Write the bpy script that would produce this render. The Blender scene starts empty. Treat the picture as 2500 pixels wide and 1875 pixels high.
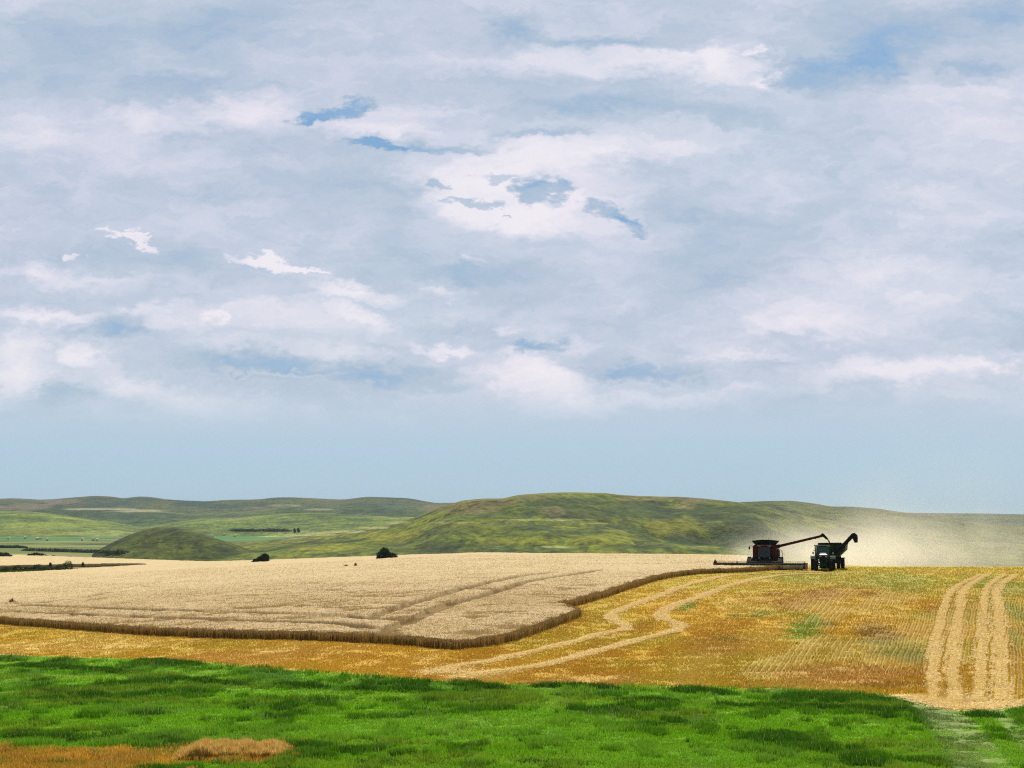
import bpy, math, random
import numpy as np
from mathutils import Vector
from mathutils.bvhtree import BVHTree
sc = bpy.context.scene
R = math.radians
rng = np.random.default_rng(7)
random.seed(7)

# ------------------------------------------------------------------ camera
F = 3630.0                     # focal length in pixels of the 2500 px wide photograph
CAMZ = 7.1
PITCH = math.atan((1262 - 937.5) / F)
cam_d = bpy.data.cameras.new('camera')
cam_d.sensor_width = 36; cam_d.lens = 36 * F / 2500
cam_d.clip_start = 0.5; cam_d.clip_end = 30000
cam = bpy.data.objects.new('camera', cam_d); sc.collection.objects.link(cam)
cam.location = (0, 0, CAMZ); cam.rotation_euler = (math.pi / 2 + PITCH, 0, 0)
sc.camera = cam

# ------------------------------------------------------------------ exposure
sc.view_settings.view_transform = 'Standard'; sc.view_settings.look = 'None'
sc.view_settings.gamma = 1; sc.view_settings.exposure = 0.0; sc.view_settings.use_curve_mapping = False
sc.cycles.volume_step_rate = 2.0
sc.cycles.transparent_max_bounces = 8
sc.cycles.volume_bounces = 2
sc.cycles.use_denoising = False
sc.cycles.adaptive_threshold = .004
sc.cycles.filter_width = 1.15

# ------------------------------------------------------------------ sun: high, ahead of the camera and a little to the right
SUN_EL, SUN_AZ = R(50), R(12)
sd = bpy.data.lights.new('sun', 'SUN'); sd.energy = 4.6; sd.angle = R(0.6); sd.color = (1, .95, .86)
sun = bpy.data.objects.new('sun', sd); sc.collection.objects.link(sun)
to_sun = Vector((math.sin(SUN_AZ) * math.cos(SUN_EL), math.cos(SUN_AZ) * math.cos(SUN_EL), math.sin(SUN_EL)))
sun.rotation_euler = to_sun.to_track_quat('Z', 'Y').to_euler()

# ------------------------------------------------------------------ world: sky with cloud cover
def srgb(r, g, b):
    f = lambda c: (c / 12.92 if c <= .04045 else ((c + .055) / 1.055) ** 2.4)
    return (f(r / 255), f(g / 255), f(b / 255))
cp, sp = math.cos(PITCH), math.sin(PITCH)
def raydir(px, py):
    a = (px - 1250) / F; b = (937.5 - py) / F
    return Vector((a, cp - b * sp, sp + b * cp)).normalized()
world = bpy.data.worlds.new('World'); sc.world = world; world.use_nodes = True
nt = world.node_tree; nt.nodes.clear(); N = nt.nodes.new; L = nt.links.new
def M(op, a, b=None, c=None, clamp=False):
    n = N('ShaderNodeMath'); n.operation = op; n.use_clamp = clamp
    for i, v in enumerate((a, b, c)):
        if v is None: continue
        if isinstance(v, (int, float)): n.inputs[i].default_value = v
        else: L(v, n.inputs[i])
    return n.outputs[0]
def smooth(v, a, b, lo=0.0, hi=1.0):
    n = N('ShaderNodeMapRange'); n.interpolation_type = 'SMOOTHSTEP'
    L(v, n.inputs[0])
    for i, k in enumerate((a, b, lo, hi)): n.inputs[i + 1].default_value = k
    return n.outputs[0]
tc = N('ShaderNodeTexCoord'); sep = N('ShaderNodeSeparateXYZ'); L(tc.outputs['Generated'], sep.inputs[0])
ay = M('MAXIMUM', M('ABSOLUTE', sep.outputs[1]), 0.05)
U = M('DIVIDE', sep.outputs[0], ay); V = M('DIVIDE', sep.outputs[2], ay)
com = N('ShaderNodeCombineXYZ'); L(U, com.inputs[0]); L(V, com.inputs[1])
def noise(vec, scale, detail=6, rough=.55, dist=0.0, sx=1, sy=1, off=(0, 0, 0), col=False, rot=0):
    mp = N('ShaderNodeMapping'); mp.inputs['Scale'].default_value = (sx, sy, 1); mp.inputs['Location'].default_value = off
    mp.inputs['Rotation'].default_value = (0, 0, rot)
    L(vec, mp.inputs[0])
    n = N('ShaderNodeTexNoise'); L(mp.outputs[0], n.inputs['Vector'])
    n.inputs['Scale'].default_value = scale; n.inputs['Detail'].default_value = detail
    n.inputs['Roughness'].default_value = rough; n.inputs['Distortion'].default_value = dist
    return n.outputs['Color' if col else 'Fac']
# warp the sky coordinates so that edges get ragged
wv = N('ShaderNodeVectorMath'); wv.operation = 'SUBTRACT'
L(noise(com.outputs[0], 22, 8, .66, col=True, sy=1.9), wv.inputs[0]); wv.inputs[1].default_value = (.5, .5, .5)
ws = N('ShaderNodeVectorMath'); ws.operation = 'MULTIPLY'; L(wv.outputs[0], ws.inputs[0]); ws.inputs[1].default_value = (.085, .032, 0)
wf = N('ShaderNodeVectorMath'); wf.operation = 'SUBTRACT'
L(noise(com.outputs[0], 90, 5, .6, col=True, sy=1.7, off=(2, 7, 0)), wf.inputs[0]); wf.inputs[1].default_value = (.5, .5, .5)
wfs = N('ShaderNodeVectorMath'); wfs.operation = 'MULTIPLY_ADD'; L(wf.outputs[0], wfs.inputs[0]); wfs.inputs[1].default_value = (.022, .014, 0); L(com.outputs[0], wfs.inputs[2])
wa = N('ShaderNodeVectorMath'); wa.operation = 'ADD'; L(wfs.outputs[0], wa.inputs[0]); L(ws.outputs[0], wa.inputs[1])
wv2 = N('ShaderNodeVectorMath'); wv2.operation = 'SUBTRACT'
L(noise(com.outputs[0], 5, 3, .5, col=True, sy=1.8, off=(3, 1, 0)), wv2.inputs[0]); wv2.inputs[1].default_value = (.5, .5, .5)
ws2 = N('ShaderNodeVectorMath'); ws2.operation = 'MULTIPLY'; L(wv2.outputs[0], ws2.inputs[0]); ws2.inputs[1].default_value = (.05, .02, 0)
wb = N('ShaderNodeVectorMath'); wb.operation = 'ADD'; L(wa.outputs[0], wb.inputs[0]); L(ws2.outputs[0], wb.inputs[1])
WUV = wb.outputs[0]
K = 2500 / 2212.0
# cloud features: centre and half-axes measured on the picture, rotation in degrees (down to the right), strength
cloud = [
 (740,245,88,20,-14,-1.35),(695,264,60,12,-8,-.7),(825,313,80,14,9,-1.35),(930,322,90,10,4,-.6),(1010,316,150,12,-2,-.7),(1190,287,140,11,-3,-.8),
 (1120,60,120,36,3,-.9),(1310,84,190,22,2,-.75),(1740,165,110,52,10,-1.0),(1880,130,160,75,-4,-1.0),(2000,60,240,60,0,-.55),(2110,150,130,34,-4,-.85),(2175,20,130,60,0,-.7),
 (560,240,170,62,0,.85),(330,265,170,34,2,.7),(60,290,210,70,0,.6),(300,330,260,60,0,.35),
 (820,272,150,26,0,.5),(960,285,150,26,4,.5),(900,240,130,20,0,.3),
 (1280,128,420,44,0,.85),(1560,140,150,55,12,.75),(1672,180,34,26,0,.9),(1645,112,30,10,-5,1.0),(1440,215,260,30,0,.1),
 (1120,355,260,60,0,1.0),(1330,320,330,50,-4,.75),(1060,440,190,70,0,1.1),(1270,440,150,60,0,.7),(1330,510,200,50,8,.5),(1150,490,150,40,4,.7),
 (2080,250,300,110,0,.5),(1950,640,440,110,-5,.5),(1720,700,300,70,0,.4),(2100,450,260,110,0,.3),(1650,400,200,60,0,.25),
 (1980,806,360,34,-4,.95),(2160,790,110,20,0,.6),(1600,775,170,16,0,.5),(1620,850,200,16,0,.3),(1170,825,190,60,6,.95),(1320,872,260,24,-3,.8),(1140,775,60,26,0,.5),(1240,745,50,22,0,.5),(1180,800,60,30,0,.4),
 (555,572,105,13,11,1.3),(645,592,50,9,6,1.1),(735,630,130,22,9,1.0),(920,633,60,12,0,.5),(272,527,56,10,24,1.1),(170,562,22,9,0,1.1),(50,598,120,22,0,.5),(150,612,180,20,8,.6),(290,620,120,14,0,.35),
 (80,690,150,22,5,.75),(300,672,120,14,0,.4),(400,700,190,44,0,.6),(450,688,26,20,0,.7),(620,690,240,40,4,.55),(760,690,90,22,25,.6),(560,745,150,22,0,.35),(700,760,160,22,-3,.45),
 (940,752,130,17,9,.95),(1060,708,40,12,0,.6),(1000,560,40,16,0,.5),(620,810,170,7,0,.6),
 (40,820,110,75,0,.9),(210,782,90,24,20,.85),(50,735,130,30,0,.5),(330,850,180,34,8,.6),(480,890,190,50,-5,.75),(250,910,110,16,-5,.4),(710,905,70,18,0,.6),(890,905,56,18,0,.6),(480,940,70,16,0,.4),(60,930,90,26,0,.4),
 (150,100,260,110,-20,-.55),(470,60,240,90,0,-.6),(420,190,220,45,0,-.45),(620,430,460,70,0,-.3),(1280,225,260,30,-3,-.6),(1480,245,220,30,4,-.5),(1560,540,420,150,0,-.3),(880,440,150,60,20,-.35),
 (1165,420,54,36,0,-1.9),(1085,386,70,9,0,-1.3),(1130,378,30,6,0,-.8),(1010,446,70,10,6,-1.3),(1050,440,30,8,0,-.8),(958,406,36,12,0,-1.2),(1065,478,13,7,0,-1.5),(1300,458,64,18,10,-1.1),(1335,480,50,24,30,-1.0),(1350,505,35,12,10,-.8),(1465,460,60,18,-10,-.35),
 (240,718,110,34,0,-.75),(600,795,330,28,3,-.75),(860,812,170,36,0,-.7),(1360,806,170,24,0,-.8),(1050,600,260,34,0,-.6),(350,560,330,50,8,-.35),(150,860,90,44,0,-.5),(1150,742,80,12,-5,-.9),(1690,740,160,16,-3,-.4),(2195,790,50,24,0,-.9),(1560,720,90,30,0,-.1),
]
acc = None
for cx, cy, rx, ry, rot, amp in cloud:
    d = raydir(cx * K, cy * K); k = 1.12
    mp = N('ShaderNodeMapping'); mp.vector_type = 'TEXTURE'
    mp.inputs['Location'].default_value = (d.x / d.y, d.z / d.y, 0)
    mp.inputs['Rotation'].default_value = (0, 0, R(-rot))
    mp.inputs['Scale'].default_value = (rx * K / F * k, ry * K / F * k * 1.15, 1)
    L(WUV, mp.inputs[0])
    g = N('ShaderNodeTexGradient'); g.gradient_type = 'SPHERICAL'; L(mp.outputs[0], g.inputs[0])
    s_ = smooth(g.outputs['Fac'], 0.0, .62 if abs(amp) > 1.0 else .95)
    acc = M('MULTIPLY_ADD', s_, amp, 0.0 if acc is None else acc)
fb = noise(WUV, 7, 8, .6, sy=2.6, rot=.05)
fb2 = noise(WUV, 30, 6, .62, sy=2.2, off=(5, 2, 0))
fb3 = noise(WUV, 9, 9, .68, sy=5.5, off=(1, 8, 0), rot=-.04)
val = M('ADD', acc, M('MULTIPLY', M('SUBTRACT', fb, .5), 1.5))
val = M('ADD', val, M('MULTIPLY', M('SUBTRACT', fb2, .5), 1.15))
val = M('ADD', val, M('MULTIPLY', M('SUBTRACT', fb3, .5), 1.3))
# structure dissolves towards the clear band above the horizon
dv = lambda py: (lambda d: d.z / d.y)(raydir(1250, py))
low = smooth(V, dv(1085), dv(940))
val = M('MULTIPLY', val, low)
ramp = N('ShaderNodeValToRGB'); cr = ramp.color_ramp; cr.interpolation = 'B_SPLINE'
L(M('MULTIPLY_ADD', val, .265, .555, clamp=True), ramp.inputs[0])
stops = [(0.12, srgb(118,164,206)), (.27, srgb(140,178,214)), (.40, srgb(173,191,210)), (.5, srgb(184,199,216)), (.60, srgb(203,211,226)), (.71, srgb(221,222,234)), (.86, srgb(243,238,243))]
cr.elements[0].position = stops[0][0]; cr.elements[0].color = (*stops[0][1], 1)
cr.elements[1].position = stops[-1][0]; cr.elements[1].color = (*stops[-1][1], 1)
for p, c in stops[1:-1]:
    e = cr.elements.new(p); e.color = (*c, 1)
# tint drifting between lavender and teal grey
tint = N('ShaderNodeMixRGB'); tint.blend_type = 'MULTIPLY'; tint.inputs[0].default_value = .42
tr = N('ShaderNodeMixRGB'); L(noise(WUV, 4, 3, .5, sy=1.6, off=(9, 4, 0)), tr.inputs[0])
tr.inputs[1].default_value = (.93, 1.02, 1.0, 1); tr.inputs[2].default_value = (1.12, .97, 1.05, 1)
L(ramp.outputs[0], tint.inputs[1]); L(tr.outputs[0], tint.inputs[2])
# the clear band
band = N('ShaderNodeMixRGB'); L(smooth(V, dv(1150), dv(900)), band.inputs[0])
bandc = N('ShaderNodeMixRGB'); L(smooth(V, 0.0, dv(1020)), bandc.inputs[0])
bandc.inputs[1].default_value = (*srgb(175,203,222), 1); bandc.inputs[2].default_value = (*srgb(173,202,224), 1)
L(bandc.outputs[0], band.inputs[1]); L(tint.outputs[0], band.inputs[2])
sky = N('ShaderNodeTexSky'); sky.sky_type = 'NISHITA'; sky.sun_disc = False; sky.sun_elevation = SUN_EL; sky.sun_rotation = SUN_AZ
sc10 = N('ShaderNodeVectorMath'); sc10.operation = 'SCALE'; sc10.inputs['Scale'].default_value = 10.0; L(band.outputs[0], sc10.inputs[0])
fin = N('ShaderNodeMixRGB'); fin.inputs[0].default_value = .93
L(sky.outputs[0], fin.inputs[1]); L(sc10.outputs[0], fin.inputs[2])
# unseen sky dimmed behind the camera and overhead to cut fill light
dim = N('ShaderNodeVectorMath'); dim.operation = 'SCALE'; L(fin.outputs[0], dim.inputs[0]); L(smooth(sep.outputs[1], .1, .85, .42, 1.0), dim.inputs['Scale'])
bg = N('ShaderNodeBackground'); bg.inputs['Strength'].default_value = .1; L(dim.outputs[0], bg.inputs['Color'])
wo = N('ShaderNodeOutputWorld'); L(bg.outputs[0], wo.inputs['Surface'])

# ------------------------------------------------------------------ helpers
def hsh(ix, iy, s):
    h = (ix.astype(np.int64) * 374761393 + iy.astype(np.int64) * 668265263 + s * 144665) & 0x7fffffff
    h = ((h ^ (h >> 13)) * 1274126177) & 0x7fffffff
    return ((h ^ (h >> 16)) & 0xffff) / 65535.0
def vn(x, y, s=0):
    x = np.asarray(x, float); y = np.asarray(y, float)
    ix = np.floor(x); iy = np.floor(y); fx = x - ix; fy = y - iy
    fx = fx * fx * (3 - 2 * fx); fy = fy * fy * (3 - 2 * fy)
    a = hsh(ix, iy, s); b = hsh(ix + 1, iy, s); c = hsh(ix, iy + 1, s); d = hsh(ix + 1, iy + 1, s)
    return (a * (1 - fx) + b * fx) * (1 - fy) + (c * (1 - fx) + d * fx) * fy
def fbm(x, y, s=0, o=4):
    t = 0; a = .5; n = 0
    for i in range(o):
        t = t + a * vn(x * 2 ** i + i * 7.3, y * 2 ** i - i * 3.1, s + i); n += a; a *= .5
    return t / n
def sst(x, a, b):
    t = np.clip((x - a) / (b - a), 0, 1); return t * t * (3 - 2 * t)
def mixc(A, B, t):
    t = np.asarray(t)[..., None]; return A * (1 - t) + np.asarray(B) * t

def tag(o, label=None, cat=None, group=None, kind=None):
    if label: o['label'] = label
    if cat: o['category'] = cat
    if group: o['group'] = group
    if kind: o['kind'] = kind
    return o
def link(o, parent=None):
    sc.collection.objects.link(o)
    if parent: o.parent = parent
    return o
def npmesh(name, v, f, mat, col=None, smoothf=False, parent=None):
    """v (n,3); f (m,3) or (m,4) int; col (n,3) linear"""
    me = bpy.data.meshes.new(name)
    v = np.asarray(v, np.float32); f = np.asarray(f, np.int32); k = f.shape[1]
    me.vertices.add(len(v)); me.vertices.foreach_set('co', v.ravel())
    me.loops.add(f.size); me.loops.foreach_set('vertex_index', f.ravel())
    me.polygons.add(len(f)); me.polygons.foreach_set('loop_start', np.arange(0, f.size, k, dtype=np.int32))
    try: me.polygons.foreach_set('loop_total', np.full(len(f), k, np.int32))
    except Exception: pass
    if smoothf: me.polygons.foreach_set('use_smooth', np.ones(len(f), bool))
    me.update(calc_edges=True)
    if col is not None:
        at = me.color_attributes.new('Col', 'FLOAT_COLOR', 'POINT')
        c4 = np.ones((len(v), 4), np.float32); c4[:, :3] = col; at.data.foreach_set('color', c4.ravel())
    me.materials.append(mat)
    return link(bpy.data.objects.new(name, me), parent)

def ray_arr(px, py):
    a = (np.asarray(px, float) - 1250) / F; b = (937.5 - np.asarray(py, float)) / F
    return a, cp - b * sp, sp + b * cp
# crest beyond which the field falls away, as a function of X
CX = [-400,-150,-100,-50,0,30,40,46,52,75,120,400]; CY = [440,400,352,305,270,262,252,226,213,213,215,240]
def terrain(X, Y):
    X = np.asarray(X, float); Y = np.asarray(Y, float)
    z = np.interp(Y, [-80, 20, 45, 72, 100, 130, 165, 205, 230, 300], [-.6, -.5, -.6, -1.25, -1.15, -.75, -.35, 0, 0, 0])
    wv_ = (fbm(X / 26, Y / 38, 3, 2) - .5) * .5 * sst(Y, 30, 60) * (1 - sst(Y, 180, 200))
    z = z + wv_
    z = z - np.clip(.05 * np.clip(-(X + 6), 0, None), 0, 3.0) * sst(Y, 55, 110)
    yc = np.interp(X, CX, CY)
    over = np.clip(Y - yc, 0, None)
    drop = .075 * (np.sqrt(over ** 2 + 8 ** 2) - 8)
    z = np.maximum(z - drop, -14 + (fbm(X / 90, Y / 90, 5, 3) - .5) * 1.2)
    return z
def hit(px, py, off=0.0):
    """where the ray through photo pixel (px,py) meets the near terrain raised by off"""
    a, b, c = ray_arr(px, py); a = np.atleast_1d(a); b = np.atleast_1d(b) + 0 * a; c = np.atleast_1d(c) + 0 * a
    t = np.full(a.shape, 25.0); done = np.zeros(a.shape, bool); step = .5
    for i in range(1400):
        z = CAMZ + t * c; g = terrain(t * a, t * b) + off
        done |= (z <= g); t = np.where(done, t, t + np.maximum(.12, (z - g) * .4))
        if done.all(): break
    return np.stack([t * a, t * b], -1)
def paths(pts, off=0.0, n=12):
    P = hit([p[0] for p in pts], [p[1] for p in pts], off)
    # Catmull-Rom through the points
    Q = []
    E = np.vstack([2 * P[0] - P[1], P, 2 * P[-1] - P[-2]])
    for i in range(1, len(E) - 2):
        for k in range(n):
            t = k / n; p0, p1, p2, p3 = E[i - 1], E[i], E[i + 1], E[i + 2]
            Q.append(.5 * ((2 * p1) + (-p0 + p2) * t + (2 * p0 - 5 * p1 + 4 * p2 - p3) * t * t + (-p0 + 3 * p1 - 3 * p2 + p3) * t ** 3))
    Q.append(P[-1]); return np.array(Q)
def dist_poly(X, Y, P, closed=False):
    d = np.full(X.shape, 1e9)
    m = len(P) if closed else len(P) - 1
    for i in range(m):
        a = P[i]; b = P[(i + 1) % len(P)]; ab = b - a; l2 = max(1e-9, ab @ ab)
        t = np.clip(((X - a[0]) * ab[0] + (Y - a[1]) * ab[1]) / l2, 0, 1)
        d = np.minimum(d, (X - a[0] - t * ab[0]) ** 2 + (Y - a[1] - t * ab[1]) ** 2)
    return np.sqrt(d)
def inside(X, Y, P):
    r = np.zeros(X.shape, bool)
    for i in range(len(P)):
        x1, y1 = P[i]; x2, y2 = P[(i + 1) % len(P)]
        c = ((y1 > Y) != (y2 > Y))
        if y1 != y2: r ^= c & (X < (x2 - x1) * (Y - y1) / (y2 - y1) + x1)
    return r

# ------------------------------------------------------------------ materials
def newmat(name):
    m = bpy.data.materials.new(name); m.use_nodes = True; m.node_tree.nodes.clear(); return m
def attr_mat(name, rough=.95, trans=0.0, vary=.25, scale=3.0, stretch=(1, 1, 1), bump=0.0, fine=0.0, fscale=40, spec=.15, bdist=.05):
    m = newmat(name); t = m.node_tree; n = t.nodes.new; l = t.links.new
    at = n('ShaderNodeAttribute'); at.attribute_name = 'Col'
    g = n('ShaderNodeTexCoord'); mp = n('ShaderNodeMapping'); mp.inputs['Scale'].default_value = stretch; l(g.outputs['Object'], mp.inputs[0])
    no = n('ShaderNodeTexNoise'); l(mp.outputs[0], no.inputs[0]); no.inputs['Scale'].default_value = scale; no.inputs['Detail'].default_value = 6; no.inputs['Roughness'].default_value = .65
    mr = n('ShaderNodeMapRange'); l(no.outputs['Fac'], mr.inputs[0]); mr.inputs[1].default_value = .3; mr.inputs[2].default_value = .7; mr.inputs[3].default_value = 1 - vary; mr.inputs[4].default_value = 1 + vary
    f = mr.outputs[0]
    if fine:
        n2 = n('ShaderNodeTexNoise'); l(mp.outputs[0], n2.inputs[0]); n2.inputs['Scale'].default_value = fscale; n2.inputs['Detail'].default_value = 3
        m2 = n('ShaderNodeMapRange'); l(n2.outputs['Fac'], m2.inputs[0]); m2.inputs[1].default_value = .3; m2.inputs[2].default_value = .7; m2.inputs[3].default_value = 1 - fine; m2.inputs[4].default_value = 1 + fine
        mm = n('ShaderNodeMath'); mm.operation = 'MULTIPLY'; l(f, mm.inputs[0]); l(m2.outputs[0], mm.inputs[1]); f = mm.outputs[0]
    sc_ = n('ShaderNodeVectorMath'); sc_.operation = 'SCALE'; l(at.outputs['Color'], sc_.inputs[0]); l(f, sc_.inputs['Scale'])
    b = n('ShaderNodeBsdfPrincipled'); l(sc_.outputs[0], b.inputs['Base Color']); b.inputs['Roughness'].default_value = rough; b.inputs['Specular IOR Level'].default_value = spec
    if bump:
        bp = n('ShaderNodeBump'); bp.inputs['Strength'].default_value = bump; bp.inputs['Distance'].default_value = bdist; l(no.outputs['Fac'], bp.inputs['Height']); l(bp.outputs[0], b.inputs['Normal'])
    out = n('ShaderNodeOutputMaterial'); s = b.outputs[0]
    if trans:
        tr_ = n('ShaderNodeBsdfTranslucent'); l(sc_.outputs[0], tr_.inputs[0]); mx = n('ShaderNodeMixShader'); mx.inputs[0].default_value = trans
        l(s, mx.inputs[1]); l(tr_.outputs[0], mx.inputs[2]); s = mx.outputs[0]
    l(s, out.inputs[0]); return m
def plain(name, c, rough=.5, metal=0.0, vary=.2, scale=2.5, coat=0.0, trans=0.0, spec=.5):
    """painted or metal surface with dust and wear"""
    m = newmat(name); t = m.node_tree; n = t.nodes.new; l = t.links.new
    g = n('ShaderNodeTexCoord'); no = n('ShaderNodeTexNoise'); l(g.outputs['Object'], no.inputs[0]); no.inputs['Scale'].default_value = scale; no.inputs['Detail'].default_value = 7
    mx = n('ShaderNodeMixRGB'); mx.inputs[1].default_value = (*c, 1)
    d = [c[0] * .8 + .06, c[1] * .8 + .05, c[2] * .8 + .03]; mx.inputs[2].default_value = (*d, 1)
    mr = n('ShaderNodeMapRange'); l(no.outputs['Fac'], mr.inputs[0]); mr.inputs[1].default_value = .45; mr.inputs[2].default_value = .75; mr.inputs[4].default_value = vary * 2; l(mr.outputs[0], mx.inputs[0])
    b = n('ShaderNodeBsdfPrincipled'); l(mx.outputs[0], b.inputs['Base Color']); b.inputs['Roughness'].default_value = rough; b.inputs['Metallic'].default_value = metal
    b.inputs['Coat Weight'].default_value = coat; b.inputs['Specular IOR Level'].default_value = spec
    if trans: b.inputs['Transmission Weight'].default_value = trans
    out = n('ShaderNodeOutputMaterial'); l(b.outputs[0], out.inputs[0]); return m

m_ground = attr_mat('field_soil_and_litter', vary=.16, scale=.9, bump=.5, fine=.28, fscale=9, bdist=.08)
m_hill = attr_mat('prairie_hill_grass', vary=.34, scale=.06, stretch=(1, .6, 1), bump=1.0, fine=.42, fscale=.30, bdist=6)
m_wheat = attr_mat('ripe_wheat', vary=.10, scale=1.2, bump=.6, fine=.16, fscale=7, trans=.12)
m_stalk = attr_mat('wheat_stalks', vary=.1, scale=2, trans=.2)
m_straw = attr_mat('cut_straw', vary=.12, scale=3, trans=.35)
m_grass = attr_mat('green_grass_blades', vary=.12, scale=.6, trans=.36, spec=.02, rough=1.0)
m_leaf = attr_mat('shrub_leaves', vary=.2, scale=.9, trans=.15, spec=.2, rough=.7)
m_bark = plain('bark', (.09, .07, .05), .9, vary=.3)
m_bale = plain('hay_bale_straw', (.55, .46, .26), .95, vary=.3, scale=1.5)

# ------------------------------------------------------------------ plan of the fields (boundaries taken from the photograph, laid on the terrain)
edge_px = [(0,1599),(110,1603),(217,1607),(362,1610),(480,1617),(615,1630),(800,1644),(989,1657),(1100,1668),(1279,1673),(1500,1676),(1700,1679),(1917,1686),(2100,1694),(2217,1701),(2279,1722),(2351,1738),(2430,1732),(2500,1722)]
EP = hit([p[0] for p in edge_px], [p[1] for p in edge_px]); EPs = EP[:, 0] / EP[:, 1]
def grass_edge(s): return np.interp(s, EPs, EP[:, 1])
near_px = [(-420,1492),(-200,1508),(0,1523),(180,1537),(362,1551),(540,1558),(723,1563),(850,1567),(953,1573),(1050,1582),(1116,1587),(1180,1579),(1242,1567),(1320,1541),(1387,1516),(1409,1507),(1395,1498),(1362,1488),
           (1400,1480),(1440,1469),(1490,1453),(1540,1436),(1598,1418),(1650,1408),(1707,1401.5),(1815,1397.5),(1860,1394.5),(1900,1391.5),(1925,1390),(1950,1390.5)]
NP = hit([p[0] for p in near_px], [p[1] for p in near_px])
HTH = R(-13); CY0 = 205.0; CX0 = (1863.6 - 1250) / F * CY0
hp = lambda x, y: [CX0 + x * math.cos(HTH) - y * math.sin(HTH), CY0 + x * math.sin(HTH) + y * math.cos(HTH)]
WP = np.vstack([NP, [hp(5.45, -3.3), hp(-6.6, -3.3), hp(-6.6, -2.0), hp(-2.6, -1.6), hp(-2.6, 90), [0, 300], [-60, 345], [-120, 400], [-300, 480], [-330, 200]]])
draw_px = [(-300,1412),(0,1406),(80,1403),(150,1399),(230,1393),(370,1384.5),(300,1383.5),(160,1385.5),(80,1386.5),(0,1388),(-300,1390)]
DP = hit([p[0] for p in draw_px], [p[1] for p in draw_px])
tram = [paths([(895,1509),(1025,1466),(1170,1426),(1279,1404),(1347,1397)], .6), paths([(870,1556),(1000,1515),(1090,1477),(1206,1444),(1315,1413),(1460,1392)], .6),
        paths([(30,1474),(145,1466),(253,1448),(362,1430),(470,1411),(615,1402)], .6), paths([(60,1476),(181,1480),(343,1487),(579,1493),(800,1500),(895,1509),(960,1511)], .6),
        paths([(-60,1486),(0,1489),(108,1496),(325,1504),(470,1509),(800,1520),(895,1532),(950,1540)], .6)]
swaths = [
 ([(2005,1397),(1900,1400)]+[(1774.6,1406.4),(1679.7,1428.7),(1625.5,1449.0),(1571.2,1469.3),(1538.7,1480.2),(1514.3,1489.7),(1496.6,1499.2),(1491.2,1508.1),(1498.0,1516.0),(1512.9,1521.4),(1524.6,1527.7),(1527.3,1534.4),(1515.6,1540.7),(1489.9,1544.7),(1462.7,1550.2),(1422.1,1562.9),(1381.4,1572.9),(1300.0,1591.9)]+[(1206,1614),(1116,1628),(1060,1646)], .60, 'pale straw swath with an S bend, the one nearer the standing wheat', 1),
 ([(2010,1401),(1900,1406)]+[(1815.3,1421.1),(1761.1,1437.3),(1706.8,1458.5),(1666.2,1472.1),(1635.0,1484.8),(1617.9,1495.9),(1614.1,1505.1),(1620.0,1512.7),(1636.3,1517.1),(1653.9,1522.5),(1661.3,1530.1),(1652.0,1538.5),(1625.5,1547.2),(1571.2,1560.2),(1517.0,1575.1),(1462.7,1590.0),(1381.4,1611.7),(1300.0,1629.9)]+[(1200,1642),(1110,1656)], .68, 'pale straw swath with an S bend, farther right from the standing wheat', 1),
 ([(2276,1712),(2281,1603),(2300,1500),(2330,1437),(2395,1403)], .38, 'leftmost of the four straight straw swaths running up to the crest at right', 2),
 ([(2330,1712),(2328,1603),(2340,1500),(2358,1437),(2412,1402)], .44, 'second from the left of the four straight straw swaths running up to the crest', 2),
 ([(2392,1712),(2395,1603),(2402,1500),(2410,1437),(2452,1402)], .38, 'third from the left of the four straight straw swaths running up to the crest', 2),
 ([(2446,1712),(2442,1603),(2439,1500),(2437,1437),(2482,1403)], .52, 'rightmost of the four straight straw swaths running up to the crest at right', 2),
 ([(2222,1702),(2262,1712),(2310,1722),(2360,1732),(2420,1726),(2470,1718),(2530,1716)], 1.2, 'wide straw spill where the swaths meet the green verge at lower right', 3)]
swath_paths = [paths(s[0]) for s in swaths]
weeds_px = [([(0,1625),(110,1629),(220,1636),(330,1646)],.8,.45),([(0,1612),(60,1614)],.5,.4),([(330,1612),(420,1618),(500,1626)],.5,.45),([(195,1672),(330,1669),(448,1661),(530,1668),(615,1676)],.6,.42),([(47,1690),(150,1694),(290,1704)],.8,.4),([(669,1672),(740,1676),(800,1680)],.7,.5),
 ([(837,1683),(950,1686),(1080,1690)],.7,.5),([(1098,1672),(1180,1679),(1242,1684)],.6,.5),([(1290,1676),(1400,1679),(1517,1684)],.6,.5),([(1495,1710),(1580,1712),(1663,1715)],.6,.45),([(1640,1684),(1710,1692),(1800,1697)],1.0,.5),([(1745,1723),(1830,1727),(1900,1730)],.7,.45),
 ([(1801,1724),(1960,1730),(2100,1734),(2242,1744)],.8,.45),([(1880,1702),(2050,1708),(2217,1716)],1.2,.45),([(1340,1698),(1400,1700),(1470,1706)],.4,.3),([(2370,1752),(2400,1748),(2440,1752)],.8,.4),([(0,1800),(120,1806),(200,1812)],.7,.4),([(330,1818),(400,1812),(440,1822)],.7,.5),([(690,1822),(760,1828),(800,1840)],.9,.45)]
flower_px = [([(0,1790),(90,1798),(180,1806),(290,1810)],1.1,.36),([(345,1838),(400,1830),(440,1838)],.9,.5),([(685,1840),(730,1846),(790,1862)],1.0,.42),([(860,1868),(930,1864),(1000,1872)],.7,.35),([(1250,1862),(1400,1868),(1500,1866)],.6,.3),([(560,1796),(640,1800),(680,1810)],.6,.3)]
NW = len(weeds_px); WEED = [(paths(p, n=5), w, h) for p, w, h in weeds_px + flower_px]
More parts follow.
